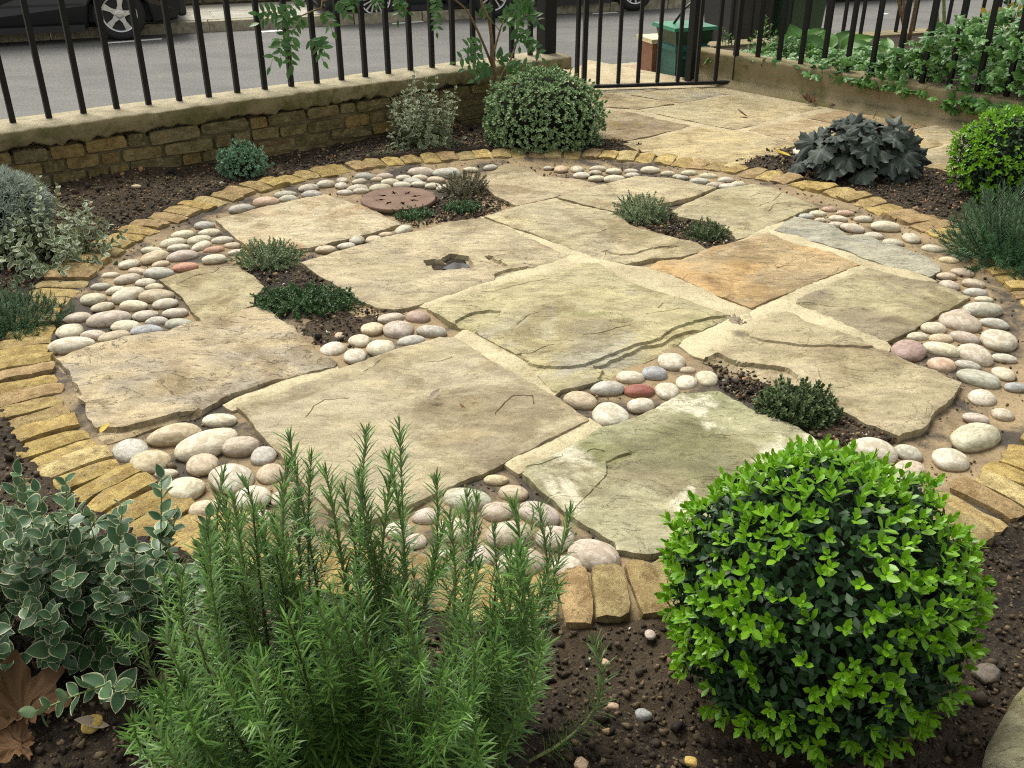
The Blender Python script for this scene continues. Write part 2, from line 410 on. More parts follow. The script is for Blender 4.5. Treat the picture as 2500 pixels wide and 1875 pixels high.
M['thymedark'] = leaf_mat('dark_thyme_leaf', (.04, .10, .036), (.11, .20, .08), None, None, .55, .12, .35)
M['thymebrown'] = leaf_mat('brownish_thyme_leaf', (.10, .095, .05), (.19, .18, .10), None, None, .6, .12, .3)
M['thymegold'] = leaf_mat('gold_edged_thyme_leaf', (.035, .075, .03), (.15, .19, .07), None, None, .55, .12, .35)
M['heuchera'] = leaf_mat('dark_heuchera_leaf', (.020, .029, .024), (.105, .125, .105), (.05, .022, .03), None, .58, .05, .2, vein=(.10, .12, .10))
M['ivy'] = leaf_mat('ivy_leaf', (.04, .14, .022), (.12, .27, .045), (.11, .21, .06), (.30, .38, .16), .38, .15, .45, (.88, 1.05))
M['broad'] = leaf_mat('broad_green_leaf', (.045, .135, .014), (.085, .21, .022), (.08, .17, .03), None, .42, .2, .35)
M['vine'] = leaf_mat('vine_leaflet', (.035, .105, .026), (.085, .20, .045), (.09, .17, .06), None, .42, .25, .4)
M['puddle'] = NT('puddle').done((.03, .026, .02), .12, .45)
M['boulder'] = stone_mat('mossy_boulder', (.36, .36, .25), (.28, .29, .17), (.42, .40, .29), .4, .6, 5)

# ------------------------------------------------------------------ base leaves (x across, y along, z up)
def leaf_grid(L, W, prof, nl=4, fold=.25, curl=.2, nw=1, cup=0.0):
    V, rim = [], []
    cols = 2*nw+1
    for i in range(nl+1):
        u = i/nl; w = W/2*prof(u)
        for j in range(cols):
            s = (j-nw)/nw
            z = fold*abs(s)*w - curl*L*u*u + cup*W*s*s*.3
            V.append((s*w, L*u, z))
            rim.append(max(abs(s), (u-.62)/.38 if u > .62 else 0, (.16-u)/.16 if u < .16 else 0))
    F = [(i*cols+j, i*cols+j+1, (i+1)*cols+j+1, (i+1)*cols+j) for i in range(nl) for j in range(cols-1)]
    return np.array(V), np.array(F), np.array(rim)
ovate = lambda u: max(.06, math.sin(math.pi*min(1, u**.8))**.75)
obov = lambda u: max(.08, math.sin(math.pi*u**1.25)**.8)
lance = lambda u: max(.05, (1-abs(2*u-1)**2.2))
needle = lambda u: 1.0 if u < .75 else max(.15, (1-u)*4)
L_box = leaf_grid(1, .50, obov, 4, .18, .10)
L_ovate = leaf_grid(1, .58, ovate, 4, .15, .12)
L_euo = leaf_grid(1, .68, ovate, 6, .06, .14, 2, .2)
L_needle = leaf_grid(1, .105, needle, 3, -.4, .22)
L_needle2 = leaf_grid(1, .10, needle, 2, -.4, .12)
L_tiny = leaf_grid(1, .42, lance, 2, .2, .1)
L_leaflet = leaf_grid(1, .46, ovate, 4, .14, .16)
L_broad = leaf_grid(1, .72, ovate, 6, .16, .25, 2, .3)
def radial_leaf(fn, rings=4, n=42, ruffle=.05, dome=.18):
    V = [(0, 0, 0)]; rim = [0]
    for i in range(1, rings+1):
        u = i/rings
        for k in range(n):
            a = 2*math.pi*k/n
            r = fn(a)*u
            V.append((math.sin(a)*r, math.cos(a)*r+.1, -dome*u*u + ruffle*u*math.sin(a*7+1)*(.4+.6*u) + .025*math.sin(a*15+u*9)*u))
            rim.append(max(u*u, 0) if abs(math.sin(a*3.5)) > .12 else 0.05)
    F = []
    for k in range(n): F.append((0, 1+(k+1) % n, 1+k))
    for i in range(rings-1):
        for k in range(n):
            a, b = 1+i*n+k, 1+i*n+(k+1) % n
            F.append((b, b+n, a+n, a))
    return V, F, rim
def heu_r(a):
    lobes = .70+.30*(1-abs(math.sin(a*3.5)))**.7 + .035*(1-2*abs(math.sin(a*10.5)))
    notch = 1-.65*math.exp(-((a-math.pi)/.22)**2)
    return .5*lobes*notch
def ivy_r(a):
    d = lambda c, w: math.exp(-(((a-c+math.pi) % (2*math.pi)-math.pi)/w)**2)
    return .25+.34*d(0, .33)+.25*d(1.15, .3)+.25*d(-1.15, .3)+.12*d(2.2, .3)+.12*d(-2.2, .3)
def maple_r(a):
    d = lambda c, w: math.exp(-(((a-c+math.pi) % (2*math.pi)-math.pi)/w)**2)
    return .20+.30*d(0, .38)+.26*d(.95, .36)+.26*d(-.95, .36)+.17*d(1.9, .34)+.17*d(-1.9, .34)+.035*math.sin(a*19)

def unit(a):
    a = np.asarray(a, float); return a/(np.linalg.norm(a, axis=-1, keepdims=True)+1e-9)
def frames(d, n):
    y = unit(d); n = np.asarray(n, float)
    z = unit(n - (n*y).sum(-1, keepdims=True)*y); x = np.cross(y, z)
    return np.stack([x, y, z], -1)               # columns
class Leaves:                                    # gathers copies of base leaves into one mesh
    def __init__(s): s.V = []; s.F = []; s.T = []; s.R = []; s.n = 0
    def add(s, base, pos, d, n, size, tint=None):
        bV, bF, bR = base; N = len(pos)
        if N == 0: return
        A = frames(d, n); size = np.broadcast_to(np.asarray(size, float), (N,))
        V = np.einsum('nij,kj->nki', A, bV)*size[:, None, None] + np.asarray(pos)[:, None, :]
        F = bF[None]+(np.arange(N)*len(bV))[:, None, None]+s.n
        s.V.append(V.reshape(-1, 3)); s.F.append(F.reshape(-1, bF.shape[1]))
        tint = RNG.random(N) if tint is None else tint
        s.T.append(np.repeat(tint, len(bV))); s.R.append(np.tile(bR, N)); s.n += N*len(bV)
    def build(s, name, mat, parent=None, kind='stuff'):
        return obj(name, np.concatenate(s.V), np.concatenate(s.F), mat, parent, {'tint': np.concatenate(s.T), 'rim': np.concatenate(s.R)}, True, kind)
    def mesh(s, name, mat):
        me = mesh(name, np.concatenate(s.V), np.concatenate(s.F), {'tint': np.concatenate(s.T), 'rim': np.concatenate(s.R)})
        me.materials.append(mat); return me

def inside(P, poly):
    x, y = P[:, 0], P[:, 1]; r = np.zeros(len(P), bool); n = len(poly)
    for i in range(n):
        x1, y1 = poly[i][:2]; x2, y2 = poly[(i+1) % n][:2]
        c = (y1 > y) != (y2 > y)
        with np.errstate(divide='ignore', invalid='ignore'):
            r ^= c & (x < (x2-x1)*(y-y1)/(y2-y1+1e-15)+x1)
    return r
def segdist(P, poly, closed=True):
    d = np.full(len(P), 1e9); n = len(poly)
    for i in range(n if closed else n-1):
        a = np.array(poly[i][:2]); b = np.array(poly[(i+1) % n][:2]); ab = b-a
        t = np.clip(((P-a) @ ab)/(ab @ ab+1e-12), 0, 1)
        d = np.minimum(d, np.hypot(*(P-a-t[:, None]*ab).T))
    return d
def resample(poly, step, closed=True, rag=0.0, seed=0):
    out = []; n = len(poly)
    for i in range(n if closed else n-1):
        a = np.array(poly[i][:2], float); b = np.array(poly[(i+1) % n][:2], float)
        k = max(1, int(round(np.linalg.norm(b-a)/step)))
        for j in range(k): out.append(a+(b-a)*j/k)
    if not closed: out.append(np.array(poly[-1][:2], float))
    out = np.array(out)
    if rag:
        q = np.c_[out, np.zeros(len(out))]
        out = out + rag*np.stack([fbm(q, 14, seed, 3)+.5*nz(q, 60, seed+5), fbm(q, 14, seed+9, 3)+.5*nz(q, 60, seed+7)], 1)
    return out

def slab(name, poly, z, mat, parent, thick=.06, res=.018, rag=.005, flakes=(), cracks=(), seed=0, amp=.0030, round_=.010, color=None):
    """a flagstone or band of pointing: ragged outline, worn arris, riven top with flaked beds and cracks"""
    W = [G(x, y, z)[:2] for x, y in poly]
    out = resample(W, res*.8, True, rag, seed)
    pts = [out]; n0 = len(out)
    lo, hi = out.min(0), out.max(0)
    gx, gy = np.meshgrid(np.arange(lo[0], hi[0], res), np.arange(lo[1], hi[1], res))
    g = np.stack([gx.ravel(), gy.ravel()], 1) + RNG.uniform(-.3, .3, (gx.size, 2))*res
    FL = [(resample([G(x, y, z)[:2] for x, y in f], res*.8, True, .006, seed+3), dp) for f, dp in flakes]
    CR = [resample([G(x, y, z)[:2] for x, y in cpts], res*.7, False, .004, seed+4) for cpts in cracks]
    extra = []
    for f, dp in FL:
        nrm = np.roll(f, -1, 0)-np.roll(f, 1, 0); nrm = unit(np.stack([-nrm[:, 1], nrm[:, 0]], 1))
        extra += [f+nrm*.0016, f-nrm*.0016]
    for c_ in CR:
        nrm = np.gradient(c_, axis=0); nrm = unit(np.stack([-nrm[:, 1], nrm[:, 0]], 1))
        extra += [c_, c_+nrm*.0022, c_-nrm*.0022]
    dref = segdist(g, out)
    keep = inside(g, out) & (dref > res*.55)
    for f in extra:
        if len(g): keep &= np.min(np.hypot(g[:, None, 0]-f[None, :, 0], g[:, None, 1]-f[None, :, 1]), 1) > res*.35
    pts.append(g[keep])
    for f in extra: 
        k_ = inside(f, out) & (segdist(f, out) > .003)
        pts.append(f[k_])
    P = np.concatenate(pts)
    v, e, f, *_ = geometry.delaunay_2d_cdt([Vector(p) for p in P], [(i, (i+1) % n0) for i in range(n0)], [], 1, 1e-6)
    v = np.array([tuple(q) for q in v]); q3 = np.c_[v, np.zeros(len(v))]
    d = segdist(v, out)
    dirv = np.c_[v[:, 0]*.76+v[:, 1]*.65, (-v[:, 0]*.65+v[:, 1]*.76)*3, np.zeros(len(v))]
    st = fbm(dirv, 3.0, seed, 4)*2.2
    fr = st-np.floor(st); stp = np.floor(st)+np.clip((fr-.82)/.18, 0, 1)
    zz = z + amp*1.2*nz(q3, 3, seed+1) + amp*.9*stp + amp*.5*fbm(q3, 22, seed+2, 3)
    zz -= round_*.5*np.clip(1-d/round_, 0, 1)**2
    for ff, dp in FL: zz -= dp*inside(v, ff)
    for c_ in CR: zz -= .0045*np.clip(1-segdist(v, c_, False)/.0021, 0, 1)
    n = len(v)
    V = list(np.c_[v, zz]); F = [tuple(t_) for t_ in f]
    cnt = {}
    for t_ in F:
        for i in range(len(t_)):
            a, b = t_[i], t_[(i+1) % len(t_)]
            cnt[(a, b)] = 1
    bd = [(a, b) for a, b in cnt if (b, a) not in cnt]
    low = {}; mid = {}
    for a, b in bd:
        for i in (a, b):
            if i not in low:
                jj = nz(np.array([[v[i, 0]*40, v[i, 1]*40, seed]]))[0]
                mid[i] = len(V); V.append((v[i, 0]+.003*jj, v[i, 1]-.002*jj, zz[i]-thick*.35))
                low[i] = len(V); V.append((v[i, 0], v[i, 1], z-thick))
    for a, b in bd:
        F.append((b, a, mid[a], mid[b])); F.append((mid[b], mid[a], low[a], low[b]))
    o = obj(name, V, F, mat, parent, None, True)
    me = o.data
    try: me.set_sharp_from_angle(angle=R(40))
    except Exception: pass
    if color: o.color = (*color, 1)
    return o

# ------------------------------------------------------------------ the ground of the street and garden
RC = np.array([.115, 3.4025]); R_OUT = 1.863; R_IN = 1.69
W0, W1 = np.array([-3.6, 3.455]), np.array([.355, 6.337])       # front face of the brick wall
WD = unit(W1-W0); WN = np.array([WD[1], -WD[0]])                 # along it, and towards the garden
Q0, Q1 = np.array([1.265, 7.21]), np.array([3.25, 4.99])        # front face of the rendered wall
QD = unit(Q1-Q0); QN = np.array([QD[1], -QD[0]])                 # QN points towards the garden
RD = unit(np.array([1, .36])); RN = np.array([-RD[1], RD[0]])    # along the road, and across it
ZR = -.5
KD = unit(np.array([1, .47])); KN = np.array([-KD[1], KD[0]])
K1 = G(1480, 158, ZR+.11)[:2]                                   # a point of the near kerb
K2 = G(600, 49, ZR+.12)[:2]                                     # a point of the far kerb
def strip(name, p, w0, w1, z, mat, l0=-60, l1=60, kind='structure'):
    V = [(*(p+RD*a+RN*b), zz) for (a, b, zz) in ((l0, w0, z), (l1, w0, z), (l1, w1, z), (l0, w1, z))]
    o = obj(name, V, [(0, 1, 2, 3)], mat); o['kind'] = kind; return o
far = MB(); far.add([(-900, -900, ZR-.6), (900, -900, ZR-.6), (900, 900, ZR-.6), (-900, 900, ZR-.6)], [(0, 1, 2, 3)])
o = far.build('ground', M['soil']); o['kind'] = 'structure'
span = float((K2-K1) @ RN)
strip('road', K1, -3.5, span+.05, ZR, M['road'])
for i in range(-1, 9):                                          # broken line marking the parking bays
    base = G(330, 103, ZR)[:2]
for (a, b) in [((252, 108), (396, 97)), ((640, 80), (690, 76)), ((960, 60), (1035, 54)), ((1450, 35), (1510, 32)), ((2153, 36), (2172, 35))]:
    A_, B_ = G(*a, ZR)[:2], G(*b, ZR)[:2]
    V = [(*A_, ZR+.004), (*B_, ZR+.004), (*(B_+RN*.10), ZR+.004), (*(A_+RN*.10), ZR+.004)]
    o = obj('road_marking', V, [(0, 1, 2, 3)], M['paint']); o['kind'] = 'structure'
# far kerb, pavement and the stone wall beyond it
fk = bpy.data.objects.new('far_kerb', None); COL.objects.link(fk); fk['kind'] = 'structure'; fk.location = (*K2, ZR)
for i in range(-9, 10):
    b = MB(); c_ = K2+RD*(i*.92)+RN*.07
    b.box((*c_, ZR+.0), (.905, .14, .25), [(*RD, 0), (*RN, 0), (0, 0, 1)]); b.build('kerb_stone', M['kerb'], fk)
fp = strip('far_pavement', K2, .14, 1.62, ZR+.122, M['farpave'])
for i in range(-7, 9):
    for j in (0, 1):
        b = MB(); c_ = K2+RD*(i*.75+.3*j)+RN*(.51+.73*j)
        b.box((*c_, ZR+.115), (.735, .715, .03), [(*RD, 0), (*RN, 0), (0, 0, 1)])
        o = b.build('paving_slab', M['farpave'], fp)
fw = thing('stone_wall', 'low dark stone wall along the far pavement behind the parked cars', 'wall', (*(K2+RN*1.75), ZR))
b = MB(); b.box((*(K2+RN*1.80), ZR+.5), (24, .26, 1.0), [(*RD, 0), (*RN, 0), (0, 0, 1)]); b.build('mortar', M['wallmortar'], fw)
for row in range(5):
    x = -5.0+RNG.random()*.2
    while x < 6:
        l = RNG.uniform(.22, .5); b = MB(); c_ = K2+RD*(x+l/2)+RN*(1.665+RNG.uniform(-.012, .012))
        b.box((*c_, ZR+.22+row*.155), (l-.025, .05, .135), [(*RD, 0), (*RN, 0), (0, 0, 1)])
        o = b.build('stone', M['farwall'], fw); x += l
# near kerb and the sloping pavement outside the gate
nk = bpy.data.objects.new('near_kerb', None); COL.objects.link(nk); nk['kind'] = 'structure'; nk.location = (*K1, ZR)
for i in range(-8, 9):
    b = MB(); c_ = K1+KD*(i*.92)-KN*.06
    b.box((*c_, ZR-.015), (.905, .12, .25), [(*KD, 0), (*KN, 0), (0, 0, 1)]); b.build('kerb_stone', M['kerb'], nk)
PW = 2.9
V = [(*(K1+KD*a-KN*.122), ZR+.108) for a in (-12, 14)]+[(*(K1+KD*a-KN*PW), -.03) for a in (14, -12)]
o = obj('near_pavement', V, [(0, 1, 2, 3)], M['pathbed']); o['kind'] = 'structure'; npv = o
sl = unit(np.array([*(-KN*(PW-.122)), -.03-ZR-.108])); nn = np.cross([*KD, 0], sl); nn = nn*np.sign(nn[2])
for i in range(-2, 16):                                         # brick pavers seen through the gate
    for j in range(0, 11):
        c_ = np.array([*(K1+KD*(i*.235-.6+(j % 2)*.11)-KN*.122), ZR+.108])+sl*(.065+j*.115)
        b = MB(); b.box(c_+nn*.004, (.225, .104, .02), [(*KD, 0), sl, nn]); b.build('paver', M['paver'], npv)
for i in range(-1, 6):
    c_ = np.array([*(K1+KD*(i*.62-.2)-KN*.122), ZR+.108])+sl*(1.33+.30)
    b = MB(); b.box(c_+nn*.004, (.605, .58, .02), [(*KD, 0), sl, nn]); b.build('paving_slab', M['farpave'], npv)

path_front = [G(*q)[:2] for q in PX('K', (180, 560), (440, 635), (700, 715), (1270, 810), (1500, 740), (1760, 680))+PX('C', (1480, 1050), (1700, 1095), (2300, 1180))]
path_poly = [np.array(q) for q in path_front]+[Q1+QD*2, Q0-QD*1.0, np.array([.3, 7.0])]
# garden soil: one raked sheet, sunk under the paved circle
step = .022
xs = np.arange(-3.3, 3.4, step); ys = np.arange(.3, 7.3, step)
X, Y = np.meshgrid(xs, ys); P2 = np.stack([X.ravel(), Y.ravel()], 1); P3 = np.c_[P2, np.zeros(len(P2))]
def soil_z(P2):
    P3 = np.c_[P2, np.zeros(len(P2))]
    r = np.hypot(*(P2-RC).T)
    z = .012+.018*fbm(P3, 2.2, 3, 2)+.010*fbm(P3, 11, 5, 3)
    z = z + .055*np.clip((-P2[:, 0]-.9)/1.3, 0, 1)*np.clip((P2[:, 1]-3.2)/1.0, 0, 1)*np.clip((r-R_OUT-.05)/.5, 0, 1)
    z = z + .012*np.clip((R_OUT+.10-r)/.10, 0, 1)
    z = np.where(inside(P2, path_poly), -.03, z)
    return np.where(r < R_OUT-.02, -.05, z)
Z = soil_z(P2)+.008*nz(P3, 36, 9)
nx, ny = len(xs), len(ys); ii = np.arange(nx*ny).reshape(ny, nx)
F = np.stack([ii[:-1, :-1], ii[:-1, 1:], ii[1:, 1:], ii[1:, :-1]], -1).reshape(-1, 4)
cen = P2[F].mean(1)
off = (cen-W0) @ WN
qoff = (cen-Q0) @ QN
keepf = (off > -.12) & (qoff > -.1) | ((cen[:, 1] < 3.9) & (off > -.12))
F = F[keepf]
o = obj('garden_soil', np.c_[P2, Z], F, M['soil']); o['kind'] = 'structure'

# ------------------------------------------------------------------ the round patio: pointing bed, edging bricks, flagstones, pebbles
n = 96; rings = 44
V = [(RC[0], RC[1], .008)]
for i in range(1, rings+1):
    for k in range(n*2):
        a = math.pi*k/n; r_ = (R_OUT+.012)*i/rings
        V.append((RC[0]+r_*math.cos(a), RC[1]+r_*math.sin(a), 0))
V = np.array(V); V[:, 2] = .013+.006*fbm(V*[1, 1, 0], 7, 4, 3)
rr_ = np.hypot(*(V[:, :2]-RC).T); V[:, 2] += .004*np.clip((rr_-R_IN+.06)/.06, 0, 1); V[-2*n:, 2] = -.06
F = [(0, 1+k, 1+(k+1) % (2*n)) for k in range(2*n)]
for i in range(rings-1):
    for k in range(2*n):
        a, b = 1+i*2*n+k, 1+i*2*n+(k+1) % (2*n); F.append((a, a+2*n, b+2*n, b))
patio = obj('patio', V, F, M['bed']); patio['kind'] = 'structure'

def rough_block(seed, nx=5, ny=3, nz_=2, jit=.06, bev=.16):      # unit block, worn and chipped
    V, F, idx = [], [], {}
    def vid(i, j, k):
        if (i, j, k) not in idx:
            idx[(i, j, k)] = len(V)
            V.append([i/nx-.5, j/ny-.5, k/nz_-.5])
        return idx[(i, j, k)]
    for i in range(nx):
        for j in range(ny):
            F.append((vid(i, j, nz_), vid(i+1, j, nz_), vid(i+1, j+1, nz_), vid(i, j+1, nz_)))
    for k in range(nz_):
        for i in range(nx):
            F.append((vid(i, 0, k), vid(i+1, 0, k), vid(i+1, 0, k+1), vid(i, 0, k+1)))
            F.append((vid(i+1, ny, k), vid(i, ny, k), vid(i, ny, k+1), vid(i+1, ny, k+1)))
        for j in range(ny):
            F.append((vid(0, j+1, k), vid(0, j, k), vid(0, j, k+1), vid(0, j+1, k+1)))
            F.append((vid(nx, j, k), vid(nx, j+1, k), vid(nx, j+1, k+1), vid(nx, j, k+1)))
    V = np.array(V)
    top = V[:, 2] > .49
    ex = (np.abs(V[:, 0]) > .49).astype(int)+(np.abs(V[:, 1]) > .49)
    V[top & (ex > 0), 2] -= bev*.35*ex[top & (ex > 0)]
    cor = ex == 2; V[cor, :2] *= .94
    V += jit*np.stack([nz(V, 3.1, seed), 1.6*nz(V, 3.1, seed+1), 1.2*nz(V, 2.7, seed+2)], 1)
    return V, F
def brick_mesh(s):
    V, F = rough_block(s); me = mesh('brick', V, F, None, True); me.materials.append(M['brick'])
    try: me.set_sharp_from_angle(angle=R(38))
    except Exception: pass
    return me
BRICKS = [brick_mesh(s) for s in range(10)]
BC = [(.45, .36, .16), (.49, .40, .19), (.39, .31, .15), (.43, .35, .18), (.37, .285, .18), (.47, .385, .21), (.34, .29, .17), (.42, .33, .15), (.52, .45, .26), (.46, .37, .17), (.40, .32, .18), (.41, .31, .19)]
NB = 128
angs = [0.0]                                     # closer set in the near part of the ring than at the far side
while angs[-1] < 2*math.pi:
    angs.append(angs[-1]+(.0855+.0125*math.sin(angs[-1]))/(R_IN+.088))
angs = [q_*2*math.pi/angs[-1] for q_ in angs[:-1]]
for k, a in enumerate(angs):
    pitch = (.0855+.0125*math.sin(a))
    l = .174*random.uniform(.92, 1.05); w = pitch*random.uniform(.86, 1.0)
    o = link('brick', BRICKS[k % 10], None, patio)
    rr = R_IN+.088+random.uniform(-.008, .008)
    aa = a+random.uniform(-.005, .005)
    p_ = np.array([RC[0]+rr*math.cos(aa), RC[1]+rr*math.sin(aa), -.002+random.uniform(-.010, .005)])
    o.location = tuple(p_-np.array(patio.location)); o.scale = (l, w, .075)
    o.rotation_euler = (random.uniform(-.05, .05), random.uniform(-.05, .05), aa+random.uniform(-.07, .07)+(math.pi if k % 3 else 0))
    c_ = np.array(random.choice(BC))*random.uniform(.85, 1.12); o.color = (*c_, 1)

ZT = .036
tan = (.42, .365, .235); olv = (.30, .285, .15); yel = (.50, .42, .235); org = (.50, .32, .13); gry = (.36, .345, .27); brn = (.30, .235, .14)
SL = []
def S(poly, mats, **kw): SL.append((poly, mats, kw))
S([(578, 990), (700, 945), (821, 900), (950, 858), (1071, 822), (1113, 822), (1192, 873), (1275, 918), (1350, 956), (1440, 1022), (1240, 1120), (1093, 1186), (960, 1245), (862, 1285), (800, 1240), (700, 1125)],
  dict(A=(.385, .35, .255), B=(.43, .39, .275), Cc=(.45, .40, .26), green=.08, bands=.4, rot=2.2, lines=.08), res=.015,
  cracks=[PX('E', (1010, 1340), (1070, 1280), (1130, 1228), (1190, 1222), (1245, 1228), (1258, 1275)), PX('D', (1990, 1370), (2030, 1310), (2100, 1270), (2190, 1265), (2260, 1262)), PX('E', (560, 1020), (640, 1018), (715, 995)), PX('E', (165, 1075), (215, 1045), (255, 1015))])
S(PX('D', (355, 990), (600, 900), (850, 845), (1240, 770), (1400, 735), (1640, 655), (1760, 680), (1900, 790), (2180, 1012), (2150, 1040), (1790, 1130), (1440, 1240), (1290, 1340), (1000, 1420), (800, 1490), (640, 1530), (560, 1350), (510, 1230), (440, 1110), (370, 1040)),
  dict(A=(.345, .315, .255), B=(.49, .42, .28), Cc=(.41, .34, .22), rot=.9, green=.12, bands=.9, lines=.5), res=.015, rag=.008, thick=.07, amp=.0045,
  flakes=[(PX('D', (600, 1430), (800, 1440), (1000, 1400), (1290, 1330), (1310, 1370), (1000, 1450), (640, 1560)), .016), (PX('D', (330, 980), (400, 1030), (470, 1110), (520, 1230), (480, 1240), (400, 1130), (330, 1040)), .018)])
S(PX('D', (1030, 470), (1270, 402), (1530, 385), (1640, 450), (1710, 520), (1650, 600), (1640, 650), (1400, 733), (1300, 748), (1220, 640), (1130, 540)),
  dict(A=(.38, .345, .225), B=(.43, .38, .235), Cc=(.36, .31, .19), green=.15, bands=.5), cracks=[PX('D', (1170, 495), (1260, 450), (1380, 430), (1430, 395), (1500, 390))])
S([(526, 534), (620, 508), (720, 485), (795, 471), (830, 482), (905, 505), (975, 543), (905, 565), (830, 581), (755, 602), (700, 605), (607, 598)],
  dict(A=(.47, .42, .30), B=(.53, .47, .33), Cc=(.41, .29, .17), rot=-.15, green=.05, bands=.7))
S([(735, 641), (830, 609), (935, 577), (1018, 562), (1120, 537), (1180, 530), (1260, 560), (1330, 595), (1392, 622), (1270, 660), (1175, 690), (1060, 728), (1003, 745), (960, 752), (920, 748), (850, 715), (780, 670)],
  dict(A=(.43, .38, .26), B=(.31, .27, .19), Cc=(.50, .44, .31), rot=1.9, green=.1, bands=.7),
  flakes=[(PX('E', (545, 370), (600, 355), (650, 365), (660, 345), (720, 320), (770, 325), (830, 335), (860, 390), (840, 410), (700, 425), (590, 432)), .020), (PX('E', (940, 335), (985, 330), (1085, 395), (1060, 400), (1020, 390)), .014), (PX('E', (1010, 445), (1100, 410), (1210, 395), (1240, 405), (1100, 460), (1000, 490)), .010)],
  cracks=[PX('E', (920, 370), (970, 380)), PX('E', (1180, 380), (1250, 385)), PX('E', (1020, 325), (1070, 318))])
S([(1041, 745), (1094, 726), (1256, 681), (1418, 638), (1463, 639), (1500, 662), (1546, 685), (1660, 722), (1712, 744), (1789, 768), (1720, 796), (1660, 828), (1614, 854), (1546, 880), (1467, 918), (1429, 930), (1369, 941), (1357, 952), (1335, 937), (1286, 877), (1210, 832), (1161, 809), (1150, 801), (1112, 783), (1064, 760)],
  dict(A=(.40, .375, .235), B=(.45, .415, .25), Cc=(.37, .36, .30), rot=.5, green=.5, bands=.8), res=.013, rag=.006, thick=.07,
  flakes=[(PX('E', (1170, 960), (1205, 1005), (1280, 1040), (1400, 1052), (1500, 1050), (1600, 1030), (1700, 990), (1800, 950), (1900, 905), (2000, 885), (2080, 860), (2150, 800), (2215, 770), (2400, 715), (2700, 705), (2300, 950), (1800, 1250), (1300, 1250), (1100, 1000)), .009),
          (PX('E', (1700, 1045), (1650, 1035), (1800, 975), (1950, 905), (2090, 880), (2180, 830), (2300, 790), (2500, 820), (2100, 1000), (1680, 1100)), .010),
          (PX('E', (740, 748), (860, 700), (980, 682), (1040, 700), (1032, 730), (890, 790), (872, 830), (800, 800)), .009),
          (PX('E', (1590, 395), (1440, 430), (1330, 445), (1320, 420), (1440, 380), (1560, 360)), .005)],
  cracks=[PX('E', (1180, 962), (1240, 960), (1310, 925), (1360, 905), (1420, 890)), PX('E', (1570, 845), (1640, 845), (1700, 835), (1790, 800), (1880, 782)), PX('E', (1150, 765), (1200, 720), (1290, 690)), PX('E', (920, 560), (1000, 555), (1200, 505), (1360, 480)), PX('E', (2070, 655), (2095, 632), (2145, 630)), PX('E', (2000, 700), (2100, 690), (2200, 670))])
S([(1184, 528), (1267, 501), (1352, 484), (1433, 501), (1504, 520), (1527, 539), (1538, 550), (1660, 584), (1702, 590), (1728, 606), (1662, 624), (1590, 628), (1530, 640), (1440, 622), (1342, 583), (1230, 545)],
  dict(A=(.44, .395, .265), B=(.48, .43, .28), Cc=(.36, .33, .23), rot=1.5, green=.2, bands=.6),
  flakes=[(PX('E', (1720, 285), (1820, 312), (1900, 305), (2060, 270), (2180, 270), (2100, 330), (1850, 345), (1720, 310)), .006)], cracks=[PX('E', (1670, 185), (1740, 160), (1880, 165)), PX('B', (1410, 1285), (1470, 1320), (1560, 1350), (1690, 1350))])
S([(1360, 480), (1414, 463), (1490, 441), (1550, 425), (1620, 430), (1690, 440), (1750, 455), (1700, 475), (1640, 492), (1560, 508), (1504, 515), (1420, 495)],
  dict(A=(.42, .375, .255), B=(.50, .44, .30), Cc=(.34, .305, .21), rot=2.6, green=.1, bands=.7))
S([(1755, 461), (1838, 448), (1888, 456), (1911, 467), (1998, 503), (1964, 513), (1933, 526), (1842, 566), (1800, 581), (1781, 562), (1736, 539), (1660, 531), (1640, 515), (1660, 505)],
  dict(A=(.40, .365, .24), B=(.44, .40, .25), Cc=(.36, .33, .22), green=.3, bands=.5), cracks=[PX('C', (570, 1355), (620, 1315), (700, 1300)), PX('C', (500, 1330), (590, 1300), (665, 1232)), PX('C', (430, 1270), (510, 1245))])
S(PX('F', (600, 150), (740, 65), (850, 85), (980, 110), (1090, 190), (1180, 180), (1290, 230), (1520, 290), (1680, 375), (1680, 410), (1600, 452), (1530, 430), (1290, 370), (1100, 300), (800, 210)),
  dict(A=(.345, .35, .30), B=(.40, .39, .31), Cc=(.30, .31, .28), rot=.2, green=.1, bands=.6), rag=.007, amp=.003)
S([(1578, 652), (1606, 634), (1665, 628), (1736, 599), (1873, 565), (1926, 584), (2025, 610), (2102, 642), (2002, 678), (1835, 749), (1793, 735), (1762, 724), (1660, 675), (1600, 655)],
  dict(A=(.44, .345, .20), B=(.37, .31, .20), Cc=(.47, .325, .155), rot=-.3, green=.12, bands=.8), amp=.003,
  cracks=[PX('F', (635, 395), (680, 383), (735, 385)), PX('F', (470, 440), (520, 445), (575, 440)), PX('F', (810, 345), (860, 330)), PX('F', (900, 345), (1000, 345))])
S(PX('F', (1215, 390), (1430, 450), (1650, 490), (1870, 575), (1700, 670), (1500, 790), (1330, 865), (1180, 810), (990, 730), (750, 625), (760, 600), (990, 490)),
  dict(A=(.355, .33, .21), B=(.42, .395, .25), Cc=(.26, .23, .16), rot=2.4, green=.3, bands=.7), res=.015, thick=.07,
  cracks=[PX('F', (900, 565), (950, 578), (980, 575)), PX('F', (1080, 518), (1130, 540), (1175, 570)), PX('F', (760, 630), (900, 630), (1000, 645))])
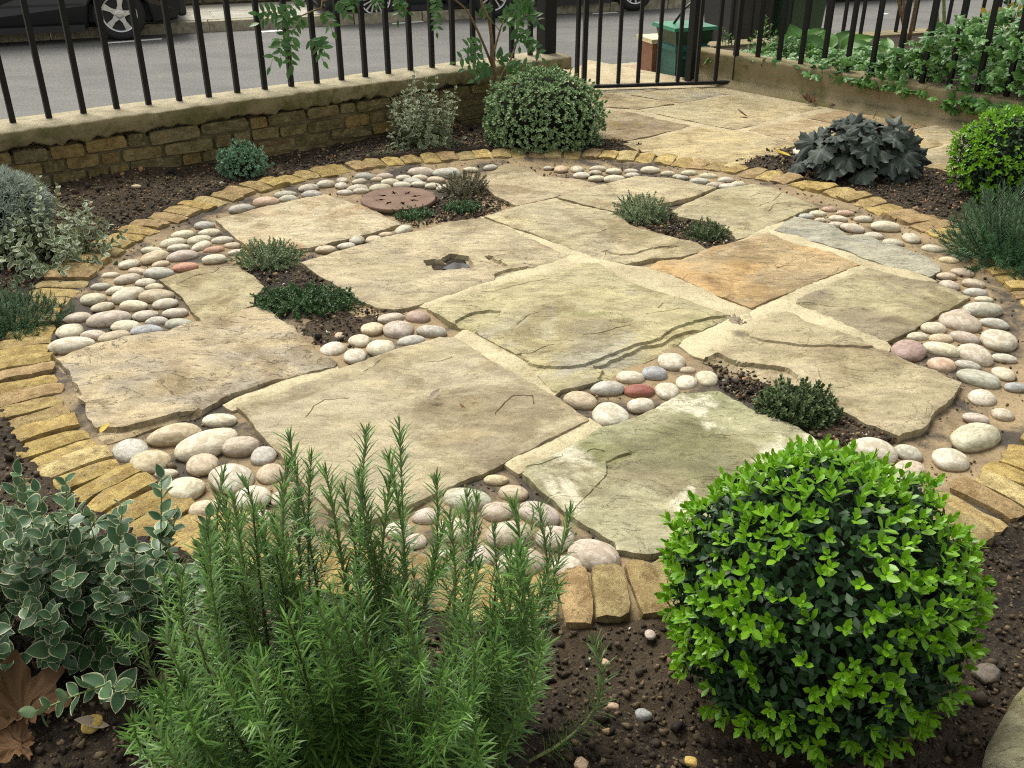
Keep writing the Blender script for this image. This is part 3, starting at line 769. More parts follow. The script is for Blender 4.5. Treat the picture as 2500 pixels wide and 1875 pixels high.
S(PX('F', (690, 680), (860, 770), (1170, 860), (1200, 900), (1360, 940), (1500, 1000), (1820, 1130), (1770, 1220), (1680, 1280), (1620, 1340), (1615, 1390), (1420, 1480), (1060, 1320), (900, 1220), (720, 1165), (560, 1110), (400, 1060), (160, 980), (340, 900), (430, 850), (580, 720)),
  dict(A=(.42, .37, .255), B=(.36, .325, .205), Cc=(.47, .42, .30), rot=-.5, green=.2, bands=.7), res=.014, rag=.007, thick=.085,
  flakes=[(PX('F', (420, 848), (520, 880), (650, 893), (900, 905), (1190, 922), (1300, 900), (1100, 800), (690, 640), (400, 800)), -.007), (PX('F', (250, 950), (330, 985), (400, 1010), (540, 1022), (680, 1046), (760, 1100), (740, 1190), (500, 1150), (100, 990)), .014)],
  cracks=[PX('F', (420, 850), (470, 870), (510, 895)), PX('F', (885, 1070), (905, 1130), (900, 1160))])
S([(1373, 1100), (1460, 1040), (1508, 1031), (1599, 990), (1660, 957), (1755, 948), (1789, 967), (1842, 997), (1907, 1020), (2025, 1088), (1900, 1180), (1760, 1265), (1640, 1330), (1580, 1350), (1505, 1337), (1500, 1316), (1405, 1253), (1368, 1227), (1320, 1195), (1278, 1153), (1289, 1137)],
  dict(A=(.36, .36, .245), B=(.42, .40, .27), Cc=(.27, .285, .165), rot=1.2, green=.4, bands=.5, white=.85), res=.014, rag=.007, thick=.06,
  flakes=[(PX('M', (1235, 300), (1240, 240), (1290, 215), (1345, 195), (1345, 225), (1300, 250), (1290, 290)), .007)],
  cracks=[PX('M', (1235, 300), (1190, 345), (1150, 390), (1110, 430), (1080, 470)), PX('M', (880, 265), (960, 240), (1030, 215), (1030, 185), (1055, 165)), PX('M', (1150, 195), (1180, 185), (1215, 192))])
S([(1192, 420), (1229, 398), (1275, 399), (1297, 414), (1331, 430), (1395, 433), (1470, 448), (1358, 479), (1260, 499), (1207, 475), (1190, 462), (1177, 441)],
  dict(A=(.42, .37, .26), B=(.47, .41, .28), Cc=(.36, .30, .21), green=.1, bands=.6), rag=.008)
for i, (poly, mk_, kw) in enumerate(SL):
    m_ = stone_mat('sandstone', seed=i, **mk_)
    slab('flagstone', poly, ZT+(.004 if i in (5, 12) else 0), m_, patio, seed=i*3+1, **kw)
JO = [[(1250, 503), (1480, 445), (1500, 452), (1360, 488), (1275, 512)],
      [(1170, 525), (1210, 525), (1342, 578), (1440, 618), (1530, 640), (1600, 650), (1660, 670), (1762, 720), (1835, 745), (1870, 790), (1790, 785), (1712, 750), (1660, 730), (1546, 692), (1463, 645), (1418, 645), (1392, 628), (1250, 568)],
      [(1003, 742), (1060, 722), (1175, 685), (1270, 655), (1392, 618), (1440, 640), (1256, 688), (1094, 732), (1041, 750)],
      [(1640, 512), (1755, 458), (1762, 468), (1660, 515)], [(1795, 590), (1842, 562), (1933, 522), (1950, 528), (1895, 557), (1875, 570), (1815, 592)],
      [(1860, 563), (1888, 553), (2078, 608), (2241, 660), (2290, 683), (2203, 678), (2121, 654), (2102, 648), (1926, 590)],
      [(1835, 745), (2102, 638), (2128, 650), (2036, 690), (1949, 733), (1925, 762), (1880, 780), (1823, 828), (1722, 872), (1690, 862), (1655, 838), (1720, 796), (1789, 768)],
      [(1918, 758), (1945, 733), (2108, 804), (2165, 826), (2178, 845), (2165, 857), (2110, 838), (1987, 795)],
      [(1128, 800), (1155, 800), (1161, 806), (1210, 829), (1286, 874), (1335, 934), (1365, 952), (1352, 966), (1275, 926), (1192, 880), (1100, 825)],
      [(1440, 1014), (1468, 1036), (1373, 1108), (1289, 1145), (1268, 1155), (1228, 1128), (1240, 1112)],
      [(543, 982), (570, 1000), (700, 950), (835, 905), (822, 880), (700, 912)],
      [(490, 772), (530, 780), (625, 745), (615, 738)]]
for i, poly in enumerate(JO):
    slab('mortar_joint', poly, ZT-.007, M['mortar'], patio, thick=.05, res=.02, rag=.006, seed=200+i, amp=.0012, round_=.012)

def ico(sub):
    me = bpy.data.meshes.new('t'); import bmesh
    bm = bmesh.new(); bmesh.ops.create_icosphere(bm, subdivisions=sub, radius=1); bm.to_mesh(me); bm.free()
    V = np.array([tuple(v.co) for v in me.vertices]); F = np.array([tuple(p.vertices) for p in me.polygons]); bpy.data.meshes.remove(me)
    return V, F
I1, I2, I3 = ico(1), ico(2), ico(3)
PEB = []
for s_ in range(14):
    V = I3[0].copy()
    V = np.sign(V)*np.abs(V)**(.92 if s_ % 2 else 1.0)
    V *= (1+.10*nz(V, .9, s_*3)+.05*nz(V, 1.9, s_*3+1))[:, None]
    V[:, 0] *= 1+.12*V[:, 1]*((s_ % 3)-1)
    me = mesh('pebble', V, I3[1], None, True); me.materials.append(M['pebble']); PEB.append(me)
PC = {'w': (.56, .525, .41), 'g': (.43, .425, .36), 'y': (.58, .50, .33), 'p': (.49, .43, .35), 'P': (.39, .29, .24), 'r': (.40, .24, .17), 'R': (.46, .235, .155), 'Q': (.30, .11, .075),
      'b': (.33, .34, .34), 't': (.51, .43, .31), 'o': (.52, .38, .27), 'Y': (.62, .45, .12)}
PB = {
'D': '1320,122,130,40,0,g 1183,183,140,55,10,w 1355,170,130,48,5,w 1290,215,150,65,8,w 1440,215,130,65,8,w 1505,250,110,50,0,t 1118,237,160,52,10,w 1155,265,130,48,8,w 1310,255,120,50,25,w 1390,278,125,58,8,r 985,283,130,50,0,w 1180,318,185,75,8,p 1530,292,100,50,5,w 1003,332,160,55,22,y 1390,337,155,65,5,w 1200,390,160,75,3,R 835,370,135,62,12,w 1040,372,110,50,15,t 1028,428,190,80,-3,g 713,440,105,50,5,w 885,418,120,45,-5,t 825,468,160,72,12,p 940,488,125,58,3,w 1003,517,118,62,-3,y 650,512,120,60,3,g 755,540,130,60,5,w 825,572,205,80,20,w 1015,580,215,62,3,t 598,597,158,85,5,w 1068,625,155,75,8,w 860,642,170,58,0,w 665,643,145,72,15,w 500,713,165,82,8,p 705,727,258,105,8,p 942,700,160,75,8,p 1132,685,150,75,5,w 1015,738,140,62,3,g 1155,758,170,70,0,g 812,772,185,85,0,w 957,803,200,75,3,b 448,805,155,95,5,w 608,825,160,75,-5,p 740,845,190,70,12,t 465,898,270,100,8,w 2110,275,130,55,0,t 2160,915,115,100,-20,w 2195,825,60,50,0,t',
'E': '108,215,95,55,-5,g 222,213,105,60,0,t 300,178,90,45,5,t 410,150,110,55,25,w 45,252,110,58,5,w 330,718,165,78,8,p 500,712,150,85,-8,P 210,785,140,85,10,y 385,790,175,118,15,p 590,805,185,80,-5,g 130,862,135,85,5,w 460,865,175,82,5,g 262,912,170,105,-3,w 95,962,135,95,3,w 2150,995,165,115,0,w 2040,1072,160,95,-3,b 1880,1100,175,95,-3,w 1735,1172,215,95,3,g 1940,1188,190,85,0,Q 2120,1185,150,105,0,w 1560,1250,205,120,-8,t 1948,1278,180,100,10,w 1750,1335,215,165,10,w',
'F': '40,1120,130,105,-10,w 175,1095,140,110,0,w 50,1045,100,40,0,t 1735,345,122,50,-5,y 1822,422,135,52,-8,t 1715,445,120,55,0,t 1735,505,125,70,-12,p 1890,492,135,55,-8,p 1905,550,150,58,-3,g 1958,593,110,50,-3,w 1948,660,235,90,0,g 1800,685,140,60,0,p 1797,738,255,125,-15,p 2025,745,165,75,-12,g 1632,780,148,82,0,w 1530,830,135,68,0,w 2052,850,205,145,-8,w 1680,845,150,70,0,t 1832,838,190,95,-15,p 1470,920,210,130,-15,P 1685,915,225,100,-12,w 1900,950,200,130,-35,w 2085,970,150,70,-3,w 1685,1012,170,98,-5,o 1850,1015,150,75,-10,g 1918,1105,270,95,-15,g 2082,1065,130,85,5,w 2160,1155,140,60,0,b 1950,1220,165,105,-20,w 1903,1355,150,80,-10,p 2080,1330,130,80,0,p 1900,1480,290,110,22,w 1245,1565,310,160,-18,w 1475,1575,180,100,-20,g 1740,1612,215,140,0,w',
'N': '1370,262,140,95,-20,t 1275,300,180,110,-20,w 1050,215,80,40,0,o',
'A': '1850,1250,135,60,5,g 2000,1205,130,62,10,w 2020,1250,130,48,0,g 1870,1278,120,42,0,g 1720,1298,160,50,5,o 1560,1345,150,42,10,g 2110,1180,120,50,5,w',
'B': '15,1155,70,50,0,w 160,1135,125,42,0,g 290,1133,110,40,0,p 410,1140,100,48,0,w 530,1108,165,48,0,p 640,1098,80,40,0,t 720,1098,110,45,0,w 845,1088,95,35,0,w 125,1165,95,40,10,w 240,1150,80,35,0,t 330,1170,120,45,0,w 470,1165,120,45,-5,g 520,1140,100,40,0,w 690,1120,170,40,0,g 10,1190,80,45,0,w 110,1210,130,45,5,w 400,1187,110,42,0,w 510,1180,95,45,0,w 620,1155,110,45,0,t 600,1192,100,48,0,w 35,1235,100,50,0,w 135,1225,100,50,5,w 260,1210,140,40,3,w 680,1205,120,45,10,w 975,1075,95,35,5,g 1350,1078,65,22,0,w 1432,1083,85,55,0,o 1537,1085,80,48,0,w 1672,1083,105,32,0,w 1565,1125,105,52,0,w 1655,1110,90,30,0,p 1662,1145,105,45,0,w 1775,1100,100,40,0,w 1780,1150,140,55,0,w 1885,1098,85,32,0,w 1895,1125,95,35,0,w 2015,1093,125,42,0,w 2125,1112,90,35,0,w 2190,1130,70,35,0,w',
'C': '60,1102,100,38,0,w 20,1130,80,40,0,g 185,1122,105,38,0,w 295,1147,100,42,0,w 130,1155,120,50,0,g 235,1180,110,40,0,p 375,1175,100,40,3,w 310,1190,110,38,0,w 965,1333,95,42,0,o 1065,1358,105,50,0,o 890,1362,110,48,0,w 812,1378,100,45,0,g 905,1402,75,32,0,w 1018,1395,110,45,-5,w 1182,1395,115,55,0,w 1010,1435,110,50,0,p 1115,1455,150,65,-10,p 1325,1445,180,75,-5,w 1245,1505,120,50,-5,w 1372,1548,130,55,-8,w 1487,1515,108,72,0,w 1632,1588,140,65,-5,w',
'L': '600,172,155,105,18,g 810,100,225,95,8,t 1015,35,150,72,0,w 965,145,290,95,22,w 1112,155,165,95,5,p 700,225,185,110,15,t 1218,198,110,82,0,g 935,238,140,92,5,t 768,280,100,45,3,w 1258,278,125,90,-5,t 1075,295,185,155,20,w 860,352,165,110,3,w 1165,390,165,108,10,w 970,445,190,80,0,t 1200,490,115,90,0,p 1100,475,110,60,0,Y 1290,390,80,90,0,p',
'M': '585,400,225,115,-10,g 725,310,110,50,0,y 800,370,130,75,-8,t 735,455,150,90,8,p 918,465,190,110,-20,p 525,540,160,105,-5,p 785,560,215,125,5,p 995,580,175,105,-8,p 1185,658,230,140,-22,p 835,690,220,135,5,p 1050,710,145,100,-5,w 270,540,120,80,-10,w 400,475,110,75,20,p 650,660,140,100,5,p 480,670,120,70,0,w 350,590,100,70,0,p'}
def pebble(x, y, L, S_, ang, col, parent, base=.014):
    g0 = G(x, y+S_*.12, base+.012); k = mpp(g0); th = depr(g0)
    ca, sa = math.cos(R(ang)), math.sin(R(ang))
    e1 = G(x-ca*L/2*.5, y+S_*.12+sa*L/2*.5, base+.012); e2 = G(x+ca*L/2*.5, y+S_*.12-sa*L/2*.5, base+.012)
    a_ = L/2*k*1.0 if abs(ang) < 14 else min(np.linalg.norm(e2-e1), L*k*.62)
    S2 = S_/2*k
    c_ = min(.030, .52*a_)
    b_ = math.sqrt(max(S2*S2-(c_*math.cos(th))**2, (.3*S2)**2))/math.sin(th)
    b_ = min(max(b_, .55*a_), 1.15*a_)
    c_ = min(c_, .75*b_)
    o = link('pebble', random.choice(PEB), None, parent)
    o.location = tuple(np.array([g0[0], g0[1], base+c_*.27])-np.array(parent.location))
    o.scale = (a_*1.08, b_*1.17, c_*1.08)
    o.rotation_euler = (0, 0, math.atan2(e2[1]-e1[1], e2[0]-e1[0]))
    q = np.array(PC[col])*random.uniform(.9, 1.1)*np.array([1, random.uniform(.97, 1.02), random.uniform(.93, 1.05)])
    o.color = (*q, 1)
    return o
for cr_, txt in PB.items():
    s_ = CROP[cr_][2]
    for item in txt.split():
        f = item.split(',')
        x, y = px(cr_, float(f[0]), float(f[1]))
        pebble(x, y, float(f[2])*s_, float(f[3])*s_, float(f[4]), f[5], patio)

# soil in the planting pockets of the patio
POCK = [PX('B', (300, 1330), (620, 1290), (960, 1255), (1130, 1330), (940, 1400), (500, 1480), (380, 1440)),
        PX('D', (1530, 385), (1950, 370), (2203, 560), (2330, 690), (2520, 650), (2700, 700), (2420, 800), (2300, 900), (2150, 900), (2080, 960), (1900, 790), (1640, 650), (1710, 520)),
        [(1505, 525), (1640, 512), (1790, 590), (1800, 600), (1740, 612), (1660, 584), (1540, 548)],
        PX('F', (160, 985), (720, 1165), (1060, 1320), (1420, 1480), (1380, 1530), (960, 1560), (650, 1370), (340, 1235), (240, 1170), (200, 1060)),
        PX('D', (420, 1080), (560, 1350), (640, 1530), (600, 1640), (380, 1420), (330, 1200))]
for i, poly in enumerate(POCK):
    o = slab('planting_pocket', poly, (.021 if i < 4 else .016), M['soil'] if i < 4 else M['bed'], None, thick=.04, res=.022, rag=.012, seed=300+i, amp=.005, round_=.03)
    o['kind'] = 'structure'
PW_ = [[G(x, y, .016)[:2] for x, y in p_] for p_ in POCK[:4]]
o = slab('hollow_dirt', PX('E', (560, 375), (640, 362), (700, 335), (780, 332), (830, 345), (850, 390), (830, 408), (700, 420), (600, 425)), .022, M['soil'], patio, thick=.01, res=.012, rag=.006, seed=333, amp=.003, round_=.02)
# rainwater standing in the broken flagstone
pud = PX('E', (690, 395), (740, 372), (830, 385), (850, 400), (800, 415), (700, 420), (660, 412))
W = [G(x, y, .0235) for x, y in pud]; c_ = np.mean(W, 0)
o = obj('puddle', [c_]+[w_ for w_ in W], [(0, i+1, (i+1) % len(W)+1) for i in range(len(W))], M['puddle'], None, None, False); o['kind'] = 'structure'

# crumbs and little stones in the beds
def crumbs(name, P2, size, base, tint, zoff=0.0):
    N = len(P2); bV, bF = base
    z = soil_z(P2) if zoff == 0 else np.full(N, zoff)
    A = RNG.normal(size=(N, 3, 3)); A, _ = np.linalg.qr(A)
    sc = size[:, None]*RNG.uniform(.5, 1.25, (N, 3))
    V = np.einsum('nij,nkj->nki', A, bV[None]*sc[:, None, :]*(1+.42*RNG.uniform(-1, 1, (N, len(bV), 1))))
    V += np.c_[P2, z+size*.3+(.008*nz(np.c_[P2, np.zeros(N)], 36, 9) if zoff == 0 else 0)][:, None, :]
    F = (bF[None]+(np.arange(N)*len(bV))[:, None, None]).reshape(-1, 3)
    o = obj(name, V.reshape(-1, 3), F, M['crumbs'], None, {'tint': np.repeat(tint, len(bV))}, False, 'stuff')
    return o
octV = np.array([(1, 0, 0), (-1, 0, 0), (0, 1, 0), (0, -1, 0), (0, 0, 1), (0, 0, -1)], float)
octF = np.array([(0, 2, 4), (2, 1, 4), (1, 3, 4), (3, 0, 4), (2, 0, 5), (1, 2, 5), (3, 1, 5), (0, 3, 5)])
def in_beds(P):
    r = np.hypot(*(P-RC).T)
    return (r > R_OUT+.01) & ((P-W0) @ WN > .03) & (((P-Q0) @ QN > .03) | (P[:, 1] < 4))
P = np.stack([RNG.uniform(-3, 3.1, 150000), RNG.uniform(.75, 6.4, 150000)], 1)
P = P[in_beds(P) & ~inside(P, path_poly)]
crumbs('soil_crumbs', P, RNG.gamma(2.6, .0015, len(P))+.0012, (octV, octF), np.minimum(RNG.random(len(P)), .965)*np.where(P[:, 1] < 2.0, .86, 1.0))
P = np.stack([RNG.uniform(-3, 3.1, 8000), RNG.uniform(.75, 6.4, 8000)], 1); P = P[in_beds(P) & ~inside(P, path_poly)]
crumbs('soil_stones', P, RNG.gamma(3, .0013, len(P))+.0015, I1, .3+.7*RNG.random(len(P)))
P = np.concatenate([np.stack([RNG.uniform(*np.array(w_)[:, 0][[int(np.argmin(np.array(w_)[:, 0])), int(np.argmax(np.array(w_)[:, 0]))]], 2500), RNG.uniform(np.array(w_)[:, 1].min(), np.array(w_)[:, 1].max(), 2500)], 1) for w_ in PW_])
ok = np.zeros(len(P), bool)
for w_ in PW_: ok |= inside(P, w_)
P = P[ok]
crumbs('pocket_crumbs', P, RNG.gamma(3, .0012, len(P))+.0012, (octV, octF), RNG.random(len(P)), .021)
P = np.stack([RNG.uniform(-3, 3.1, 9000), RNG.uniform(.75, 6.4, 9000)], 1); P = P[in_beds(P) & ~inside(P, path_poly)]
crumbs('soil_clods', P, RNG.gamma(3, .0017, len(P))+.0025, I1, .15+.45*RNG.random(len(P)))
# grit lying on the bed between the pebbles
a_ = RNG.uniform(0, 2*math.pi, 5000); r_ = R_IN*np.sqrt(RNG.uniform(.25, 1.0, 5000))
crumbs('grit', RC+np.stack([r_*np.cos(a_), r_*np.sin(a_)], 1), RNG.gamma(2.5, .0011, 5000)+.001, (octV, octF), .3+.62*RNG.random(5000), .015)

# ------------------------------------------------------------------ the path to the gate
V = [(*q, .0205) for q in path_poly]
path = obj('path', V, [tuple(range(len(V)))], M['pathbed'], None, None, False); path['kind'] = 'structure'
FS = [(PX('K', (200, 225), (470, 262), (840, 322), (560, 360), (300, 345), (120, 300)), tan, yel, brn), (PX('K', (500, 252), (740, 215), (1000, 200), (1300, 240), (880, 312)), tan, yel, gry),
      (PX('K', (200, 214), (720, 195), (730, 208), (490, 246)), gry, tan, tan), (PX('K', (880, 322), (1320, 252), (1830, 335), (1980, 352), (1400, 497), (1290, 515), (1060, 472), (590, 372)), tan, yel, (.45, .40, .26)),
      (PX('K', (100, 395), (300, 375), (540, 395), (970, 487), (640, 575), (460, 605), (280, 585), (90, 480)), brn, tan, (.36, .30, .19)), (PX('K', (440, 635), (640, 590), (1040, 500), (1340, 530), (1600, 585), (1830, 640), (1760, 680), (1500, 740), (1330, 800), (1270, 810), (1000, 770), (840, 745), (700, 715)), yel, tan, (.40, .35, .22)),
      (PX('K', (1410, 520), (1830, 432), (2212, 505), (2300, 580), (1960, 650), (1850, 632)), (.43, .335, .20), (.40, .31, .19), tan),
      (PX('C', (780, 745), (1000, 695), (1480, 775), (1620, 795), (1400, 850), (1150, 820)), brn, (.38, .29, .18), (.42, .31, .18)), (PX('C', (1420, 850), (1640, 802), (1850, 835), (1900, 880), (1480, 975), (1300, 920)), tan, gry, yel),
      (PX('C', (1480, 1040), (1490, 985), (1900, 892), (2300, 1000), (2300, 1170), (1700, 1090)), tan, yel, gry), (PX('C', (1880, 842), (2400, 930), (2340, 1000), (1920, 885)), tan, brn, gry)]
for i, (poly, A, B, Cc) in enumerate(FS):
    slab('flagstone', poly, .030, stone_mat('path_stone', A, B, Cc, .3+i*.4, .12, i, .6), path, thick=.05, res=.03, rag=.006, seed=400+i*2, amp=.003)

# ------------------------------------------------------------------ brick wall with coping, rendered wall
ax3 = [(*WD, 0), (*WN, 0), (0, 0, 1)]
TW = .28; LW = float(np.linalg.norm(W1-W0)); HT = .325; HC = .238
def WP(s, n_, z): return np.array([*(W0+WD*s+WN*n_), z])
gw = thing('brick_wall', 'low weathered brick wall with mossy rough render coping under the railings', 'wall', WP(LW/2, -TW/2, 0))
b = MB(); b.box(WP(LW/2, -TW/2+.002, .0), (LW-.02, TW-.016, .42), ax3); b.build('mortar', M['wallmortar'], gw)
WB = []
for s_ in range(8):
    V, F = rough_block(s_+30, 6, 2, 3, .012, .0); V = V[:, [0, 2, 1]]*[1, 1, 1]
    me = mesh('brick', np.array(V)*[1, -1, 1], [f[::-1] for f in F][::1], None, True); me.set_sharp_from_angle(angle=R(30)); me.materials.append(M['brick']); WB.append(me)
WBC = [(.21, .19, .11), (.27, .225, .115), (.17, .155, .08), (.21, .18, .10), (.25, .21, .115), (.16, .15, .09), (.27, .205, .095), (.24, .22, .14)]
rot = math.atan2(WD[1], WD[0])
for row in range(5):
    s0 = 1.05+RNG.random()*.12; zc = HC-.036-row*.066
    while s0 < LW-.05:
        l = random.choice([.10, .16, .2, .22, .26]); l = min(l, LW-s0)
        if l > .05:
            o = link('brick', random.choice(WB), None, gw)
            o.location = tuple(WP(s0+l/2, -.043+random.uniform(-.012, .008), zc+random.uniform(-.004, .004))-np.array(gw.location))
            o.scale = (l-random.uniform(.008, .016), .11, .056+random.uniform(-.010, .004)); o.rotation_euler = (random.uniform(-.04, .04), random.uniform(-.035, .035), rot+random.uniform(-.03, .03))
            o.color = (*(np.array(random.choice(WBC))*random.uniform(.85, 1.15)), 1)
        s0 += l
    for k_ in range(2):                          # the bricks of the wall's end
        o = link('brick', random.choice(WB), None, gw)
        o.location = tuple(WP(LW-.045, -.08-k_*.13, zc)-np.array(gw.location)); o.scale = (.115, .105, .056); o.rotation_euler = (0, 0, rot+math.pi/2)
        o.color = (*(np.array(random.choice(WBC))), 1)
# coping: ragged strip of render
ns = 420; prof = [(-TW-.02, HC+.02), (-TW-.025, HT-.012), (-TW*.8, HT), (-TW*.5, HT+.004), (-TW*.2, HT+.002), (.000, HT-.003), (.010, HT-.012), (.014, HT-.04), (.014, HT-.075), (.011, HC+.005), (-.02, HC-.005)]
V = []
for i in range(ns+1):
    for j, (n_, z) in enumerate(prof):
        V.append(WP(LW*i/ns+(.012 if i == ns else 0), n_, z))
V = np.array(V); sv = np.repeat(np.linspace(0, LW, ns+1), len(prof)); jv = np.tile(np.arange(len(prof)), ns+1)
q = np.c_[sv, jv*.13, np.zeros(len(sv))]
V[:, :2] += np.outer(.006*fbm(q, 16, 61, 4)*(jv > 3), WN); V[:, 2] += .004*fbm(q, 5, 62, 3)+np.where(jv >= 8, .024*fbm(q*[1, 0, 0], 17, 63, 5), 0)
npf = len(prof); ii = np.arange((ns+1)*npf).reshape(ns+1, npf)
F = [tuple(f) for f in np.stack([ii[:-1, :-1], ii[:-1, 1:], ii[1:, 1:], ii[1:, :-1]], -1).reshape(-1, 4)]
F = [f[::-1] for f in F]+[tuple(ii[ns]), tuple(ii[0][::-1])]
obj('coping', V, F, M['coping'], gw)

# railings on the brick wall
def bar_fence(parent, feet, top, w=.021, rail=True, spear=True):
    for p_ in feet:
        b = MB(); q_ = np.array(p_)
        b.box((q_[0], q_[1], (q_[2]-.02+top)/2), (w, w, top-q_[2]+.02), ax3)
        if spear: b.add([(q_[0]-.02, q_[1]-.02, top), (q_[0]+.02, q_[1]-.02, top), (q_[0]+.02, q_[1]+.02, top), (q_[0]-.02, q_[1]+.02, top), (q_[0], q_[1], top+.11)], [(0, 1, 4), (1, 2, 4), (2, 3, 4), (3, 0, 4)])
        b.build('bar', M['iron'], parent)
    if rail:
        a_, b_ = np.array(feet[0]), np.array(feet[-1]); d = b_-a_; d[2] = 0; L_ = np.linalg.norm(d)
        if L_ > 0:
            b = MB(); u_ = d/L_; c_ = (a_+b_)/2
            b.box((c_[0], c_[1], top-.06), (L_+.06, .036, .013), [u_, np.cross([0, 0, 1], u_), (0, 0, 1)]); b.build('top_rail', M['iron'], parent)
rl = thing('railings', 'black iron railings standing on the low brick wall by the road', 'railing', WP(LW/2, -TW/2, HT))
feetpx = [px('A', *q) for q in [(90, 795), (320, 760), (535, 730), (740, 700), (945, 672), (1140, 648), (1330, 620), (1510, 598), (1690, 580), (1855, 555), (2020, 533), (2185, 510)]]+[px('T', *q) for q in [(110, 670), (318, 648), (520, 628), (715, 602), (900, 578), (1085, 556), (1262, 530), (1430, 515), (1600, 500), (1760, 472)]]
feet = []
s_l = []
for x, y in feetpx:
    g_ = G(x, y, HT); s_l.append(float((g_[:2]-W0) @ WD))
s_l = sorted(s_l); ks = np.arange(len(s_l)); fit = np.polyfit(ks, s_l, 2)
for k_ in range(-3, len(s_l)): feet.append(WP(np.polyval(fit, k_), -TW*.52, HT))
bar_fence(rl, feet, 1.28, .025)

# gate, its posts
gp = G(1425, 212, .05); gq = G(1790, 200, .05)
gdv = unit(gq-gp); gl = float(np.linalg.norm(gq-gp))
gaxes = [gdv, np.cross([0, 0, 1], gdv), (0, 0, 1)]
gt = thing('gate', 'black iron garden gate of plain upright bars standing closed across the path', 'gate', gp)
b = MB(); b.box((gp+gq)/2+[0, 0, .0], (gl, .034, .020), gaxes); b.build('bottom_rail', M['iron'], gt)
b = MB(); b.box((gp+gq)/2+[0, 0, 1.05], (gl, .034, .020), gaxes); b.build('top_rail', M['iron'], gt)
for s_ in (0, 1):
    b = MB(); b.box(gp+gdv*gl*s_+[0, 0, .52], (.030, .036, 1.12), gaxes); b.build('stile', M['iron'], gt)
for x in (400, 580, 755, 930, 1112, 1280, 1455):
    s_ = (px('U', x, 0)[0]-1425)/(1790-1425)
    b = MB(); b.box(gp+gdv*gl*s_+[0, 0, .53], (.023, .023, 1.03), gaxes); b.build('bar', M['iron'], gt)
p_ = WP(LW-.06, -TW*.55, 0)
po = thing('gate_post', 'thick square black iron post on the end of the brick wall', 'post', (p_[0], p_[1], HT))
b = MB(); b.box((p_[0], p_[1], HT+.5), (.088, .088, 1.0), ax3); b.build('shaft', M['iron'], po)
b = MB(); b.box((p_[0], p_[1], HT+1.01), (.10, .10, .02), ax3); b.lathe([(.0, .09), (.03, .085), (.045, .05), (.03, .01), (.02, 0)], (p_[0], p_[1], HT+1.02), (0, 0, 1), 16); b.build('cap', M['iron'], po)
p_ = G(1408, 192, .04)
b = MB(); b.box((p_[0], p_[1], .55), (.024, .024, 1.1), ax3); b.box((p_[0], p_[1], .02), (.05, .05, .02), ax3); b.tube([(p_[0], p_[1], 1.1), (p_[0], p_[1], 1.15)], [.016, .004])
tag(b.build('latch_post', M['iron']), 'slim black iron latch post between the brick wall end and the gate', 'post')
p_ = Q0+QD*.06+QN*.06
b = MB(); b.box((*p_, .6), (.055, .055, 1.2), ax3); b.box((*p_, 1.21), (.075, .075, .02), ax3); b.lathe([(.035, 0), (.03, .03), (0, .05)], (*p_, 1.22), (0, 0, 1), 12)
tag(b.build('hinge_post', M['iron']), 'square black iron hinge post against the end of the rendered wall', 'post')

def QP(s, n_, z): return np.array([*(Q0+QD*s+QN*n_), z])
LQ = 4.2; HQ = .225; TQ = .17
rw = thing('rendered_wall', 'low olive brown rendered wall edging the ivy bed beside the path', 'wall', QP(LQ/2, -TQ/2, 0))
ns = 120
prof = [(-TQ, -.05), (-TQ, HQ-.006), (-TQ+.01, HQ), (-TQ*.5, HQ+.002), (-.012, HQ), (-.002, HQ-.005), (0, HQ-.014), (.001, HQ*.75), (.0, HQ*.5), (.003, HQ*.25), (.012, .07), (.035, .042), (.075, .030), (.08, .0)]
V = np.array([QP(LQ*i/ns, *p_) for i in range(ns+1) for p_ in prof]); npf = len(prof)
q = V*[1, 1, 1]; V[:, :2] += np.outer(.005*fbm(q, 5, 71, 3), QN); V[:, 2] += .0025*fbm(q, 9, 72, 2)
ii = np.arange((ns+1)*npf).reshape(ns+1, npf)
F = [tuple(f)[::-1] for f in np.stack([ii[:-1, :-1], ii[:-1, 1:], ii[1:, 1:], ii[1:, :-1]], -1).reshape(-1, 4)]+[tuple(ii[0][::-1]), tuple(ii[ns])]
F = [f[::-1] for f in F]
obj('wall_body', V, F, M['render'], rw)
rr2 = thing('railings', 'black iron railings on the rendered wall in front of the ivy bed', 'railing', QP(LQ/2, -TQ*.4, HQ))
sp_ = [float((G(*px('V', *q), HQ)[:2]-Q0) @ QD) for q in [(150, 515), (355, 540), (565, 572), (785, 605), (1005, 630), (1240, 665)]]
fit = np.polyfit(np.arange(6), sp_, 1)
bar_fence(rr2, [QP(np.polyval(fit, k_), -TQ*.45, HQ) for k_ in range(-1, 22) if np.polyval(fit, k_) < LQ-.1], 1.25, .025)

